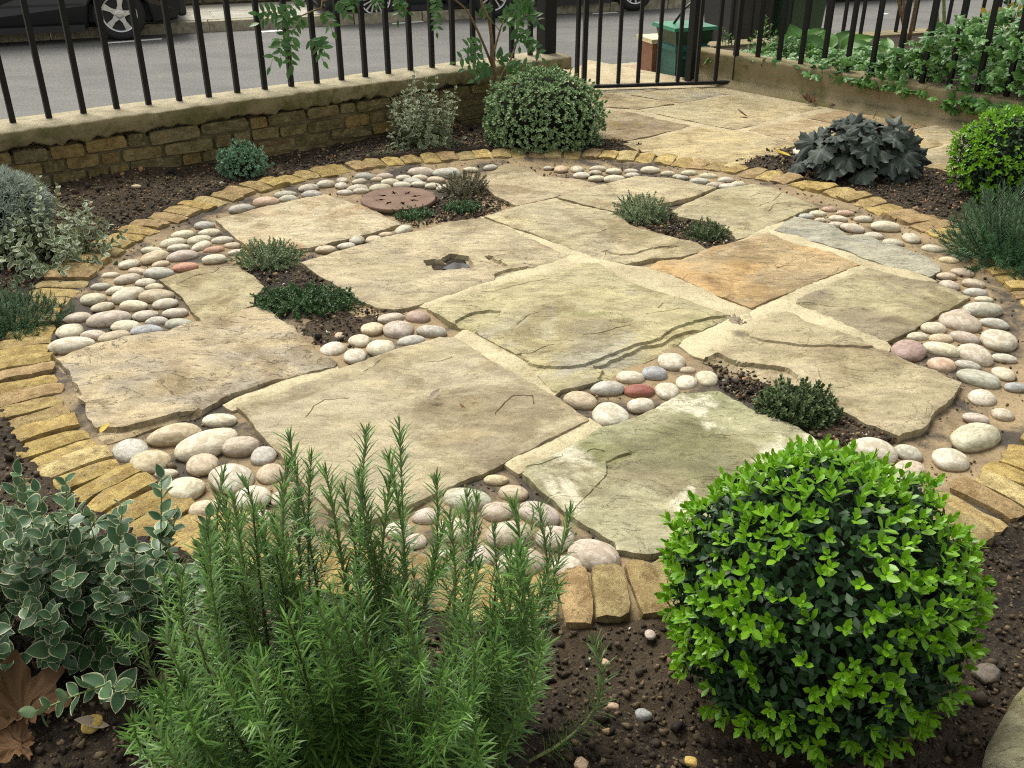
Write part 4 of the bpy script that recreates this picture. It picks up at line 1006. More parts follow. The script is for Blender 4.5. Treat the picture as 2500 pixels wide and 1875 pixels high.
# planted bed behind the rendered wall and the neighbour's street wall with railings
S0 = np.array([1.45, 7.62]); 
def SP(s, n_, z): return np.array([*(S0+RD*s+RN*n_), z])
sw = thing('street_wall', 'low rendered kerb wall along the street behind the ivy bed', 'wall', SP(3, 0, 0))
b = MB(); b.box(SP(3, .08, -.1), (6, .16, .5), [(*RD, 0), (*RN, 0), (0, 0, 1)]); b.build('wall_body', M['render'], sw)
b = MB(); b.box(SP(3, .08, .162), (6.04, .20, .03), [(*RD, 0), (*RN, 0), (0, 0, 1)]); b.build('coping', M['render'], sw)
sr = thing('railings', 'second row of black iron railings along the street behind the ivy bed', 'railing', SP(3, .08, .177))
fe = [SP(.25+.17*k_, .08, .177) for k_ in range(33)]
bar_fence(sr, fe, 1.2, .022)
V = [(*(QP(-.02, -TQ+.02, 0)[:2]), .16), (*(QP(LQ, -TQ+.02, 0)[:2]), .16), (8, 7.0, .16), (*SP(6, 0, 0)[:2], .16), (*SP(0, 0, 0)[:2], .16)]
nb = obj('bed_soil', V, [(0, 1, 2, 3, 4)], M['soil'], None, None, False); nb['kind'] = 'structure'

# ------------------------------------------------------------------ manhole cover
mc = G(972, 480, .05); mr = .5*(1063-881)*mpp(mc)
mh = thing('manhole_cover', 'round rusty iron cover pierced with a ring of small holes', 'cover', (mc[0], mc[1], .03))
# plate with eight real holes: rings of quads skipping the hole cells
V, F = [], []; na = 64
radii = [0, .12, .24, .36, .43, .50, .62, .78, .92, .985, 1.0]
for i, r_ in enumerate(radii):
    for k in range(na):
        a_ = 2*math.pi*k/na
        V.append((mc[0]+mr*r_*math.cos(a_), mc[1]+mr*r_*math.sin(a_), .062+(0 if r_ < .99 else -.004)-.018))
for i in range(len(radii)-1):
    for k in range(na):
        if i == 4 and (k % 8) in (2, 3, 4): continue
        if i in (3, 5) and (k % 8) == 3: continue
        a1, a2 = i*na+k, i*na+(k+1) % na; F.append((a1, a1+na, a2+na, a2))
n0 = len(V)
for k in range(na):
    a_ = 2*math.pi*k/na; V.append((mc[0]+mr*math.cos(a_), mc[1]+mr*math.sin(a_), .030))
for k in range(na): F.append(((len(radii)-1)*na+k, n0+k, n0+(k+1) % na, (len(radii)-1)*na+(k+1) % na))
obj('plate', V, F, M['rust'], mh, None, False)
b = MB(); b.lathe([(mr*.9, 0), (mr*.9, .018), (mr*.8, .018), (mr*.8, 0)], (mc[0], mc[1], .012), (0, 0, 1), 48); b.build('rim', M['rust'], mh)
b = MB(); b.lathe([(0, 0), (mr*.79, 0)], (mc[0], mc[1], .020), (0, 0, 1), 32); b.build('pit_shade', M['core'], mh)  # flat dark disc; its colour stands in for shade below the holes

# ------------------------------------------------------------------ cars parked across the road, bins by the gate
def car(loc, yaw, paint, label, sc, spokes, lamp_end=1):
    """local x forward; wheels at x=+-wb/2"""
    L_, Wd, wb, wr = 3.55, 1.55, 2.18, .30
    root = thing('parked_car', label, 'car', loc)
    T = Matrix.Translation(Vector(loc)) @ Matrix.Rotation(yaw, 4, 'Z') @ Matrix.Scale(sc, 4)
    def tr(V): return [np.array(T @ Vector(tuple(map(float, v)))) for v in V]
    # body side outline with wheel arches, swept across in slices that narrow towards the roof
    low = [(-L_/2, .30), (-L_/2+.03, .20), (-wb/2-.36, .17)]
    for cx in (-wb/2, wb/2):
        for k in range(9):
            a_ = math.pi-math.pi*k/8
            low.append((cx+.345*math.cos(a_), .27+.345*math.sin(a_)*1.0))
        if cx < 0: low += [(-wb/2+.36, .15), (wb/2-.36, .15)]
    low += [(wb/2+.36, .17), (L_/2-.03, .21), (L_/2, .32)]
    up = [(L_/2, .48), (L_/2-.06, .62), (L_/2-.55, .80), (L_/2-.82, .84), (-L_/2+.12, .88), (-L_/2+.02, .75), (-L_/2-.01, .5)]
    outl = low+up; n = len(outl)
    V, F = [], []
    lv = [(-Wd/2+.07, .97), (-Wd/2, 1.0), (Wd/2, 1.0), (Wd/2-.07, .97)]
    sl_ = [(-Wd/2+.05, 0.985), (-Wd/2, 1.0), (Wd/2, 1.0), (Wd/2-.05, .985)]
    lay = [(-Wd/2, 0), (-Wd/2-.0, 0), (Wd/2, 0)]
    for yv in (-Wd/2, Wd/2):
        for (x, z) in outl:
            bulge = .05*math.sin(min(1, max(0, (z-.15)/.75))*math.pi)
            V.append((x, yv+math.copysign(bulge, yv), z))
    F = [tuple(range(n)), tuple(reversed(range(n, 2*n)))]
    for i in range(n): F.append((i, i+n, (i+1) % n+n, (i+1) % n))
    m_ = obj('body', tr(V), F, paint, root, None, False)
    md = m_.modifiers.new('bevel', 'BEVEL'); md.width = .035*sc; md.segments = 3; md.limit_method = 'ANGLE'; md.angle_limit = R(50)
    cab = [(L_/2-.85, .84), (L_/2-1.35, 1.30), (-L_/2+.75, 1.36), (-L_/2+.10, .88)]
    V = []
    for yv in (-1, 1):
        for (x, z) in cab: V.append((x, yv*(Wd/2-.04-(z-.84)*.32), z))
    F = [(3, 2, 1, 0), (4, 5, 6, 7)]+[(i, (i+1) % 4, (i+1) % 4+4, i+4) for i in range(4)]
    obj('roof', tr(V), F, paint, root, None, False)
    for yv in (-1, 1):
        for (x0, x1, x2, x3) in ((L_/2-1.0, L_/2-1.40, .02, .02), (-.05, -.05, -L_/2+.82, -L_/2+.35)):
            V = [(x, yv*(Wd/2-.04-(z-.84)*.32+.006), z) for x, z in ((x0, .90), (x1, 1.24), (x2, 1.27), (x3, .90))]
            obj('window', tr(V), [(0, 1, 2, 3)], M['glass'], root, None, False)
        b = MB(); b.box((0, yv*(Wd/2+.035), .17), (wb-.8, .05, .07)); o = obj('sill', tr(b.V), b.F, M['blackplastic'], root, None, False)
        b = MB(); b.box((0, yv*(Wd/2+.052), .43), (wb-.75, .012, .022)); o = obj('side_moulding', tr(b.V), b.F, M['blackplastic'], root, None, False)
        b = MB(); b.box((lamp_end*-(L_/2-.05), yv*(Wd/2-.10), .62), (.14, .2, .2)); obj('tail_lamp', tr(b.V), b.F, M['lamp'], root, None, False)
        b = MB(); b.box((lamp_end*(L_/2-.12), yv*(Wd/2-.2), .55), (.2, .3, .13)); obj('headlight', tr(b.V), b.F, M['glass'], root, None, False)
    for xv in (-L_/2-.02, L_/2+.02):
        b = MB(); b.box((xv, 0, .36), (.12, Wd-.06, .24)); o = obj('bumper', tr(b.V), b.F, M['blackplastic'], root, None, False)
        md = o.modifiers.new('bevel', 'BEVEL'); md.width = .04*sc; md.segments = 3
    b = MB(); b.box((0, 0, .30), (L_-.3, Wd-.35, .2)); obj('underside', tr(b.V), b.F, M['blackplastic'], root, None, False)
    for xv in (-wb/2, wb/2):
        for yv in (-1, 1):
            c_ = np.array((xv, yv*(Wd/2-.06), wr)); axd = np.array((0, yv, 0))
            b = MB(); b.lathe([(.195, -.08), (.27, -.09), (.298, -.06), (.30, 0), (.298, .055), (.27, .085), (.20, .088), (.198, .06)], c_, axd, 40)
            wh = obj('wheel', tr(b.V), b.F, M['rubber'], root)
            b = MB(); b.lathe([(.205, .082), (.196, .088), (.186, .078), (.18, .03), (.0, .02)], c_, axd, 40)
            obj_child('rim', tr(b.V), b.F, M['alloy'] if False else M['blackplastic'], wh)
            b = MB(); b.lathe([(.207, .080), (.200, .092), (.188, .088), (.180, .05), (.186, .04)], c_, axd, 40)
            uu = np.array((1, 0, 0)); vv = np.array((0, 0, 1))
            for k in range(spokes):
                a_ = 2*math.pi*(k+.1)/spokes; d = uu*math.cos(a_)+vv*math.sin(a_); pv = np.cross(axd, d)
                wi, wo_ = (.040, .030) if spokes < 8 else (.012, .010)
                q0 = c_+axd*.082; 
                Vs = [q0+d*.03-pv*wi, q0+d*.03+pv*wi, q0+d*.19+pv*wo_*1.25, q0+d*.19-pv*wo_*1.25]
                Vs += [v-axd*.03 for v in Vs]; mid = [q0+d*.1-pv*wo_*.75, q0+d*.1+pv*wo_*.75]
                Vs = [Vs[0], Vs[1], mid[1], Vs[2], Vs[3], mid[0]]; Vs += [v-axd*.03 for v in Vs]
                b.add(Vs, [(0, 1, 2, 5), (5, 2, 3, 4), (6, 11, 8, 7), (11, 10, 9, 8)]+[(i, i+6, (i+1) % 6+6, (i+1) % 6) for i in range(6)])
            b.lathe([(.0, .094), (.03, .092), (.05, .084), (.055, .05)], c_, axd, 20)
            obj_child('spokes', tr(b.V), b.F, M['alloy'], wh)
    return root
def obj_child(name, V, F, mat, parent):
    V = np.array(V); c = V.mean(0)
    o = link(name, mesh(name, V-c, F, None, False), mat); o.parent = parent
    w = np.array(parent.parent.location)+np.array(parent.location) if parent.parent else np.array(parent.location)
    o.location = tuple(c-w); return o
yaw = math.atan2(RD[1], RD[0])
def car_at(wx, wy, which, *a):                   # put the near wheel of one axle on a point of the road
    p_ = G(wx, wy, ZR)[:2]; sc = a[2]
    loc = p_ - RD*(which*2.18/2*sc) + RN*(1.55/2-.0)*sc
    return car((*loc, ZR), yaw+(0 if a[4] else 0), a[0], a[1], sc, a[3], a[5])
car_at(303, 99, 1, M['blackpaint'], 'black car with five spoke wheel parked at the far left across the road', 1.0, 5, 0, -1)
car_at(919, 55, -1, M['greenpaint'], 'dark green car with thin multi spoke wheels parked behind the climbing shrub', 1.0, 16, 0, 1)
car_at(1548, 27, 1, M['greypaint'], 'dark car parked beyond the gate with its wheel seen between the gate bars', .98, 12, 0, 1)
car_at(1965, 11, -1, M['blackpaint'], 'dark car parked across the road behind the wheelie bin and ivy bed', .8, 9, 0, 1)

def tapered_box(b, c, s0, s1, h, axes, open_=False):
    c = np.array(c, float); ax = np.array(axes, float); V = []
    for (sx, sy), z in ((s0, 0), (s1, h)):
        for i, j in ((-1, -1), (1, -1), (1, 1), (-1, 1)): V.append(c+ax[0]*i*sx/2+ax[1]*j*sy/2+ax[2]*z)
    F = [(0, 1, 5, 4), (1, 2, 6, 5), (2, 3, 7, 6), (3, 0, 4, 7), (3, 2, 1, 0)]+([] if open_ else [(4, 5, 6, 7)])
    b.add(V, F)
bx_ = [(*RD, 0), (*RN, 0), (0, 0, 1)]
g_ = GY(1660, 214, 7.5)
tb = thing('recycling_box', 'green plastic recycling tub with bright green lid outside the gate', 'bin', g_)
b = MB(); tapered_box(b, g_, (.22, .22), (.255, .255), .33, bx_); b.build('tub', M['bingreen'], tb)
b = MB(); b.box(g_+[0, 0, .30], (.28, .28, .035), bx_); b.build('band', M['bingreen'], tb)
b = MB(); b.box(g_+np.array([0, 0, .245])-np.array([*RN, 0])*.142, (.14, .04, .022), bx_); b.build('handle', M['bingreen'], tb)
b = MB(); tapered_box(b, g_+[0, 0, .332], (.265, .265), (.31, .31), .10, bx_); b.build('upper_tub', M['wheelie'], tb)
b = MB(); tapered_box(b, g_+[0.0, 0, .428], (.355, .355), (.345, .345), .024, bx_); b.build('lid', M['lidgreen'], tb)
b = MB(); hpt = g_+np.array([-.02, .02, .45]); b.tube([hpt+[-.06, 0, 0], hpt+[.0, 0, .09], hpt+[.06, 0, .15], hpt+[.12, 0, .13], hpt+[.09, 0, .0]], .009, 6); b.build('lid_handle', M['blackplastic'], tb, True)
g2 = GY(1602, 210, 7.75)
bb = thing('brown_bin', 'brown plastic food bin with pale worn rim behind the gate bars', 'bin', g2)
b = MB(); tapered_box(b, g2, (.20, .20), (.23, .23), .34, bx_); b.build('tub', M['binbrown'], bb)
b = MB(); b.box(g2+[0, 0, .352], (.26, .26, .03), bx_); b.build('rim', M['cream'], bb)
g3 = G(1790, 118, -.12)
wb_ = thing('wheelie_bin', 'black wheelie bin with grey handle bar standing on the pavement behind the green tub', 'bin', g3)
b = MB(); tapered_box(b, g3, (.36, .40), (.46, .52), .62, bx_); b.build('tub', M['blackplastic'], wb_)
b = MB(); b.box(g3+np.array([0, 0, .58])-np.array([*RN, 0])*.27, (.30, .03, .06), bx_); b.build('handle_bar', simple('grey_plastic', (.10, .105, .105), .5, .4), wb_)
b = MB(); b.box(g3+[0, 0, .66], (.52, .58, .05), bx_); b.build('lid', M['blackplastic'], wb_)
for s_ in (-1, 1):
    b = MB(); b.lathe([(0, -.02), (.08, -.02), (.085, 0), (.08, .02), (0, .02)], g3+np.array([*RD, 0])*s_*.2+np.array([*RN, 0])*.18+[0, 0, .085], (*RD, 0), 20); b.build('wheel', M['rubber'], wb_)
g4 = G(1925, 112, -.1)
gb = thing('wheelie_bin', 'tall dark green wheelie bin behind the left end of the ivy bed', 'bin', g4)
b = MB(); tapered_box(b, g4, (.34, .40), (.40, .48), .80, bx_); b.build('tub', M['wheelie'], gb)
b = MB(); b.box(g4+[0, 0, .825], (.46, .54, .05), bx_); b.build('lid', M['wheelie'], gb)
for s_ in (-1, 1):
    b = MB(); b.lathe([(0, -.02), (.08, -.02), (.085, 0), (.08, .02), (0, .02)], g4+np.array([*RD, 0])*s_*.17+np.array([*RN, 0])*.2+[0, 0, .085], (*RD, 0), 20); b.build('wheel', M['rubber'], gb)

# ------------------------------------------------------------------ plants
def sph(n, zmin=-.3):                            # roughly even directions on a sphere
    k = np.arange(n)+.5; z = 1-(1-zmin)*k/n; a_ = k*2.399963
    r_ = np.sqrt(1-z*z); D = np.stack([r_*np.cos(a_), r_*np.sin(a_), z], 1)
    return unit(D+RNG.normal(size=(n, 3))*.9/math.sqrt(n))
def ball_pos(x, y, rpx, k=.95, z0=0.0):          # centre and radius of a ball whose centre is k radii above the ground
    z = .3
    for _ in range(20):
        g_ = G(x, y, z); r_ = rpx*mpp(g_); z = z0+k*r_
    return G(x, y, z), r_

def box_ball(x, y, rpx, label, nshoot, nold, k=.9, lsz=.026, ez=1.0, topbias=.35):
    c, r = ball_pos(x, y, rpx, k)
    root = thing('box_bush', label, 'shrub', (c[0], c[1], 0))
    def rad(D): return r*(1+.06*nz(D, 1.6, 3)+.045*nz(D, 4, 5)+.02*nz(D, 9, 6))
    D = sph(nold, -.9); P = c+D*[1, 1, ez]*(rad(D)*RNG.uniform(.80, .985, nold))[:, None]
    lv = Leaves(); T = RNG.normal(size=(nold, 3)); ax = unit(unit(T-(T*D).sum(1, keepdims=True)*D)*.8+D*.55)
    lv.add(L_box, P, ax, unit(D+.5*RNG.normal(size=D.shape)), RNG.uniform(.75, 1.1, nold)*lsz)
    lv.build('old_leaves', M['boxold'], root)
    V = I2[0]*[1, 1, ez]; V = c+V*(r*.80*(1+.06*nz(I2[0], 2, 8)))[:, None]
    obj('shade_core', V, I2[1], M['core'], root)  # solid filler ball; the bush's inner shade is painted in its colour
    shoots = []
    for s_ in range(8):
        L_ = Leaves(); k_ = 0
        for lev in range(3 + s_ % 2):
            for q_ in (0, 1):
                a_ = lev*math.pi/2+q_*math.pi+random.uniform(-.3, .3); tilt = .95-.30*lev+random.uniform(-.12, .12)
                d = np.array([[math.cos(a_)*math.sin(tilt), math.sin(a_)*math.sin(tilt), math.cos(tilt)]])
                nn_ = np.array([[-math.cos(a_)*math.cos(tilt), -math.sin(a_)*math.cos(tilt), math.sin(tilt)]])
                L_.add(L_box, np.array([[0, 0, lev*.0065]]), d, nn_, lsz*random.uniform(.85, 1.1)*(1.0 if lev < 2 else .75))
        shoots.append(L_.mesh('shoot', M['boxnew']))
    D = sph(nshoot*7, -.95); cv = unit(np.array([0, 0, H])-c)
    wgt = (.22+topbias*(D[:, 2]+.45))*(1+1.3*nz(D, 3.4, 21)); vis = D@cv > -.25
    D = D[vis & (RNG.random(len(D)) < np.clip(wgt*1.25, .12, .95))]; D = D[RNG.permutation(len(D))]; D2 = D[nshoot:int(nshoot*1.8)]; D = D[:nshoot]
    Rr = rad(D)*RNG.uniform(.955, 1.045, len(D))
    for d, q_ in zip(D, Rr):
        o = link('shoot', random.choice(shoots), None, root)
        p_ = c+d*[1, 1, ez]*q_
        o.matrix_local = Matrix.Translation(Vector(p_-np.array(root.location))) @ Vector(unit(d+[0, 0, .35]+RNG.normal(size=3)*.25)).to_track_quat('Z', 'Y').to_matrix().to_4x4() @ Matrix.Rotation(random.uniform(0, 6.28), 4, 'Z') @ Matrix.Scale(random.uniform(.8, 1.2), 4)
    if len(D2):                                  # further shoots, past the 300 kept as parts
        L2 = Leaves(); n2 = len(D2); P2_ = c+D2*[1, 1, ez]*(rad(D2)*RNG.uniform(.95, 1.03, n2))[:, None]
        ax2 = unit(D2+[0, 0, .35]+RNG.normal(size=D2.shape)*.25); t1 = unit(np.cross(ax2, [.3, .5, .8])); t2 = np.cross(ax2, t1)
        for lev in range(3):
            for q_ in (0, 1):
                a_ = lev*math.pi/2+q_*math.pi+RNG.uniform(-.3, .3, n2)[:, None]; tl = (.95-.3*lev+RNG.uniform(-.12, .12, n2))[:, None]
                o_ = t1*np.cos(a_)+t2*np.sin(a_)
                L2.add(L_box, P2_+ax2*lev*.0065, o_*np.sin(tl)+ax2*np.cos(tl), ax2*np.sin(tl)-o_*np.cos(tl), lsz*RNG.uniform(.7, 1.1, n2)*(1 if lev < 2 else .75))
        L2.build('small_shoots', M['boxnew'], root)
    return c, r
box_ball(1994, 1462, 356, 'large clipped box ball with bright lime shoots in the right foreground', 300, 9500, .88, .0225, 1.0, .6)
box_ball(2448, 388, 116, 'smaller clipped box ball at the right beside the path', 240, 3800, .92, .020, .95, .55)

def sprig_mesh(pts, nl, base, per, a0, a1, mats, name, parent, stemr=.0022, taper=1.0, kind=None, stemmat=None):
    """stem through pts with whorls of leaves; leaves lie closer to the stem towards the tip"""
    pts = np.array(pts); seg = np.linalg.norm(np.diff(pts, axis=0), axis=1); L_ = seg.sum()
    cum = np.r_[0, np.cumsum(seg)]
    def at(s): return np.stack([np.interp(s, cum, pts[:, i]) for i in range(3)], 1)
    return at, L_
def curve(p0, p1, bow, n=9):
    p0, p1, bow = map(np.asarray, (p0, p1, bow)); t_ = np.linspace(0, 1, n)[:, None]
    return p0*(1-t_)+p1*t_+bow*(4*t_*(1-t_))
def whorls(pts, spacing, per, a0, a1, start=.12):
    """positions, axes and faces of leaves in whorls up a stem"""
    pts = np.asarray(pts); seg = np.linalg.norm(np.diff(pts, axis=0), axis=1); cum = np.r_[0, np.cumsum(seg)]; L_ = cum[-1]
    s = np.arange(L_*start, L_, spacing); 
    if len(s) == 0: s = np.array([L_*.9])
    s = np.repeat(s, per)+RNG.uniform(-.3, .3, len(s)*per)*spacing; s = np.clip(s, 0, L_)
    P = np.stack([np.interp(s, cum, pts[:, i]) for i in range(3)], 1)
    T = np.stack([np.interp(np.clip(s+.01, 0, L_), cum, pts[:, i])-np.interp(np.clip(s-.01, 0, L_), cum, pts[:, i]) for i in range(3)], 1); T = unit(T)
    ref = np.where(np.abs(T[:, 2:]) > .9, [[1.0, 0, 0]], [[0, 0, 1.0]]); U = unit(np.cross(T, ref)); W_ = np.cross(T, U)
    k = np.arange(len(s)); ang = (k % per)*2*math.pi/per+(k//per)*(math.pi/per if per > 2 else math.pi/2)+RNG.normal(size=len(s))*.25
    out = U*np.cos(ang)[:, None]+W_*np.sin(ang)[:, None]
    u = s/L_; al = (a0+(a1-a0)*u**2)+RNG.normal(size=len(s))*.14
    d = out*np.sin(al)[:, None]+T*np.cos(al)[:, None]
    nrm = T*np.sin(al)[:, None]-out*np.cos(al)[:, None]
    return P, d, nrm, u

# rosemary in the front
rc = G(830, 1890, 0)
ros = thing('rosemary_bush', 'tall rosemary bush with upright needle sprigs in the front', 'shrub', (rc[0], rc[1], 0))
tips = [(893, 1058), (975, 1043), (706, 1075), (543, 1160), (1140, 1215), (1315, 1245), (1392, 1255), (1165, 1225), (760, 1120), (1065, 1180), (640, 1250), (1265, 1350), (1205, 1300), (840, 1200), (950, 1180), (1080, 1290), (400, 1420), (340, 1530), (1450, 1575), (1335, 1400), (420, 1370), (520, 1300), (1255, 1240), (690, 1200), (600, 1180)]
allt = []
for i, (x, y) in enumerate(tips):
    Yd = rc[1]+(.22 if i < 14 else .12)+random.uniform(-.04, .10)
    allt.append((GY(x, y, Yd), 1))
ex = [300, 400, 545, 700, 890, 980, 1150, 1300, 1370, 1420]; ey = [1680, 1420, 1190, 1090, 1070, 1060, 1220, 1320, 1560, 1780]
while len(allt) < 98:
    x = random.uniform(310, 1380)
    y = np.interp(x, ex, ey)+40+random.random()**1.1*560
    if y > 1850: continue
    Yd = rc[1]+np.interp(y, [1100, 1800], [.20, -.16])+random.uniform(-.07, .07)
    p_ = GY(x, y, Yd)
    if p_[2] < .10 or p_[2] > .56: continue
    allt.append((p_, 0))
for p_, main in allt:
    foot = np.array([rc[0]+(p_[0]-rc[0])*random.uniform(.38, .80)+random.uniform(-.03, .03), rc[1]+(p_[1]-rc[1])*.5+random.uniform(-.05, .05), .01])
    L_ = np.linalg.norm(p_-foot)
    pts = curve(foot, p_, np.array([random.uniform(-.03, .03)+(p_[0]-rc[0])*.10, random.uniform(-.02, .02), -.01]))
    lv = Leaves(); P, d, nn_, u = whorls(pts, .0095, 4, 1.15, .5, .12)
    lv.add(L_needle, P, d, nn_, (.043*(1-.25*u)*RNG.uniform(.75, 1.15, len(P))))
    q_ = pts[-1]; t_ = unit(pts[-1]-pts[-2]); k_ = 7
    dd = unit(t_+RNG.normal(size=(k_, 3))*.28); lv.add(L_needle, np.repeat(q_[None], k_, 0), dd, unit(RNG.normal(size=(k_, 3))), RNG.uniform(.016, .026, k_))
    if random.random() < .35 and L_ > .24:
        for _ in range(random.choice([1, 2, 3])):
            i_ = random.randint(3, 6); s0 = pts[i_]; e_ = s0+np.array([random.uniform(-.07, .07), random.uniform(-.07, .05), random.uniform(.06, .12)])
            sp2 = curve(s0, e_, [0, 0, -.008], 5); P, d, nn_, u = whorls(sp2, .0095, 4, 1.0, .4, .1); lv.add(L_needle, P, d, nn_, .026*(1-.2*u)*RNG.uniform(.75, 1.15, len(P)))
    sg = lv.build('sprig', M['rosemary'], ros, None)
    b = MB(); b.tube(pts, list(np.linspace(.0032, .0013, len(pts))), 5)
    V = np.array(b.V); c_ = V.mean(0); o = link('stem', mesh('stem', V-c_, b.F, None, True), M['greenstem'] if random.random() < .85 else M['twig']); o.parent = sg
    o.location = tuple(c_-np.array(ros.location)-np.array(sg.location))

def stemmed(name, label, cat, base, stems, leafbase, lsize, mat, spacing, per=2, a0=1.05, a1=.6, stemmat='twig', leaf_parts=0, stemr=.0022, start=.15, facing=.6):
    """shrub of leafy stems: each stem is a polyline; up to leaf_parts leaves become parts of their own"""
    root = thing(name, label, cat, base)
    b = MB(); A = []
    for pts in stems:
        b.tube(pts, list(np.linspace(stemr, stemr*.45, len(pts))), 5)
        P, d, nn_, u = whorls(pts, spacing, per, a0, a1, start)
        A.append((P, d, nn_, lsize*(1-.35*u**3)*RNG.uniform(.7, 1.15, len(P))))
    b.build('stems', M[stemmat], root, True)
    P, d, nn_, s = [np.concatenate([a_[i] for a_ in A]) for i in range(4)]
    nn_ = unit(nn_+facing*np.array([0, -.35, .8])+.25*RNG.normal(size=nn_.shape)); d = unit(d+.18*RNG.normal(size=d.shape))
    order = np.argsort(np.hypot(P[:, 0], P[:, 1])-.5*P[:, 2])
    if leaf_parts:
        me = []
        for v_ in range(6):
            bV, bF, bR = leafbase; q = bV.copy(); q[:, 2] += .05*nz(bV+v_*3.3, 2.2, v_)
            m_ = mesh('leaf', q, bF, {'tint': np.full(len(q), v_/6.), 'rim': bR}); m_.materials.append(mat); me.append(m_)
        Fm = frames(d, nn_); loc = np.array(root.location)
        for i in order[:leaf_parts]:
            o = link('leaf', random.choice(me), None, root)
            m4 = Matrix([list(Fm[i][r_]*s[i])+[P[i][r_]-loc[r_]] for r_ in range(3)]+[[0, 0, 0, 1]]); o.matrix_local = m4
        order = order[leaf_parts:]
    if len(order):
        lv = Leaves(); lv.add(leafbase, P[order], d[order], nn_[order], s[order]); lv.build('leaves', mat, root)
    return root
def dome_stems(c, rx, ry, hz, n, zlo=.12, n_base=.35, bow=.1, z0=0.0, up=.0):
    D = sph(n, zlo); out = []
    for d in D:
        k_ = random.uniform(.72, 1.05)
        tip = np.array([c[0]+d[0]*rx*k_, c[1]+d[1]*ry*k_, z0+max(.01, d[2]*hz*k_)])
        foot = np.array([c[0]+d[0]*rx*n_base*random.uniform(.2, 1), c[1]+d[1]*ry*n_base*random.uniform(.2, 1), z0])
        out.append(curve(foot, tip, np.array([d[0]*rx*bow, d[1]*ry*bow, hz*up+random.uniform(-.01, .01)]), 7))
    return out

# variegated euonymus in the front left
ec = GY(120, 1600, 1.47); ec = np.array([ec[0], 1.47, 0])
st = [q_+[0, 0, .05] for q_ in dome_stems(ec, .32, .20, .34, 66, .22, .6, .12)]
for x, y, Yd in [(395, 1168, 1.50), (160, 1165, 1.48), (45, 1155, 1.46), (512, 1255, 1.50), (300, 1230, 1.5), (215, 1260, 1.5), (20, 1260, 1.4), (100, 1300, 1.4), (430, 1260, 1.5), (330, 1330, 1.45), (380, 1400, 1.42), (250, 1450, 1.36), (50, 1480, 1.32), (160, 1400, 1.36)]:
    tip = GY(x, y, Yd); foot = np.array([ec[0]+(tip[0]-ec[0])*.75, ec[1]+.02, .02]); st.append(curve(foot, tip, [random.uniform(-.015, .015), 0, 0], 8))
tr0, tr1 = GY(90, 1750, 1.22), GY(245, 1660, 1.26)
tr1[2] = max(tr1[2], .03)
st.append(np.array([G(330, 1700, .02), GY(255, 1672, 1.24), GY(190, 1695, 1.22), GY(130, 1720, 1.20), GY(90, 1735, 1.19)]))
stemmed('euonymus', 'variegated euonymus with grey green cream edged leaves in the front left corner', 'shrub', ec, st, L_euo, .046, M['euonymus'], .023, 2, 1.15, .7, 'greenstem', 300, .0022, .22, .75)
# euonymus further back at the left
ec = G(140, 640, .0)
st = dome_stems(ec, .30, .30, .27, 60, .0, .5, .1)
for x, y in [(140, 448), (95, 430), (60, 470), (20, 490), (250, 530), (200, 555)]:
    tip = GY(x, y, ec[1]+(.1 if y < 500 else .18)); foot = np.array([tip[0]-.02, ec[1], .02]); st.append(curve(foot, tip, [0, 0, .02], 7))
stemmed('euonymus', 'sprawling variegated euonymus spreading over the soil at the left below the grey santolina', 'shrub', ec, st, L_euo, .034, M['euonymus2'], .024, 2, 1.15, .7, 'greenstem', 120, .002, .2, .7)
# euonymus before the wall
ec = G(1035, 362, .0)
st = dome_stems(ec, .24, .20, .43, 60, .0, .45, .12)
for x, y in [(998, 195), (1040, 208), (1112, 215), (1090, 218), (1120, 240), (950, 260)]:
    tip = GY(x, y, ec[1]+.05); st.append(curve(np.array([ec[0]+(tip[0]-ec[0])*.5, ec[1], .02]), tip, [0, 0, .0], 7))
st.append(np.array([G(1000, 372, .02), G(950, 372, .04), G(910, 378, .03), G(890, 382, .02)]))
stemmed('euonymus', 'upright cream edged euonymus in front of the brick wall', 'shrub', ec, st, L_euo, .036, M['euonymus2'], .026, 2, 1.15, .7, 'greenstem', 120, .0022, .15, .65)

def rosette_bush(name, label, cat, c, r, ez, n, leaf, lsz, mat, nleaf=10, core=.86, zmin=-.25, rough=.05, tilt=(.35, 1.0), stem='twig', clump=0.0, corex=True):
    root = thing(name, label, cat, (c[0], c[1], max(0, c[2]-r*ez*.9)))
    D = sph(n, zmin); rad = r*(1+rough*nz(D, 2.5, 3)+rough*.8*nz(D, 6, 7)+clump*nz(D, 9, 4))
    P = c+D*np.array([1, 1, ez])*(rad*RNG.uniform(.88, 1.0, n))[:, None]
    P[:, 2] = np.maximum(P[:, 2], .012)
    lv = Leaves()
    for k_ in range(nleaf):
        T = RNG.normal(size=(n, 3)); T = unit(T-(T*D).sum(1, keepdims=True)*D); al = RNG.uniform(*tilt, n)[:, None]
        dn = unit(D+[0, 0, .45])
        d = unit(T*np.sin(al)+dn*np.cos(al)); nn_ = unit(dn*np.sin(al)-T*np.cos(al))
        lv.add(leaf, P-dn*RNG.uniform(0, .5, n)[:, None]*lsz, d, nn_, RNG.uniform(.75, 1.15, n)*lsz)
    lv.build('leaves', mat, root)
    if corex:
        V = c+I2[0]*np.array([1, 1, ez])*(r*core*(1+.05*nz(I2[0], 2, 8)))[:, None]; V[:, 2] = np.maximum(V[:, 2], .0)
        obj('shade_core', V, I2[1], M['core'], root)  # solid dark filler; shade inside the bush is put into its colour
    return root
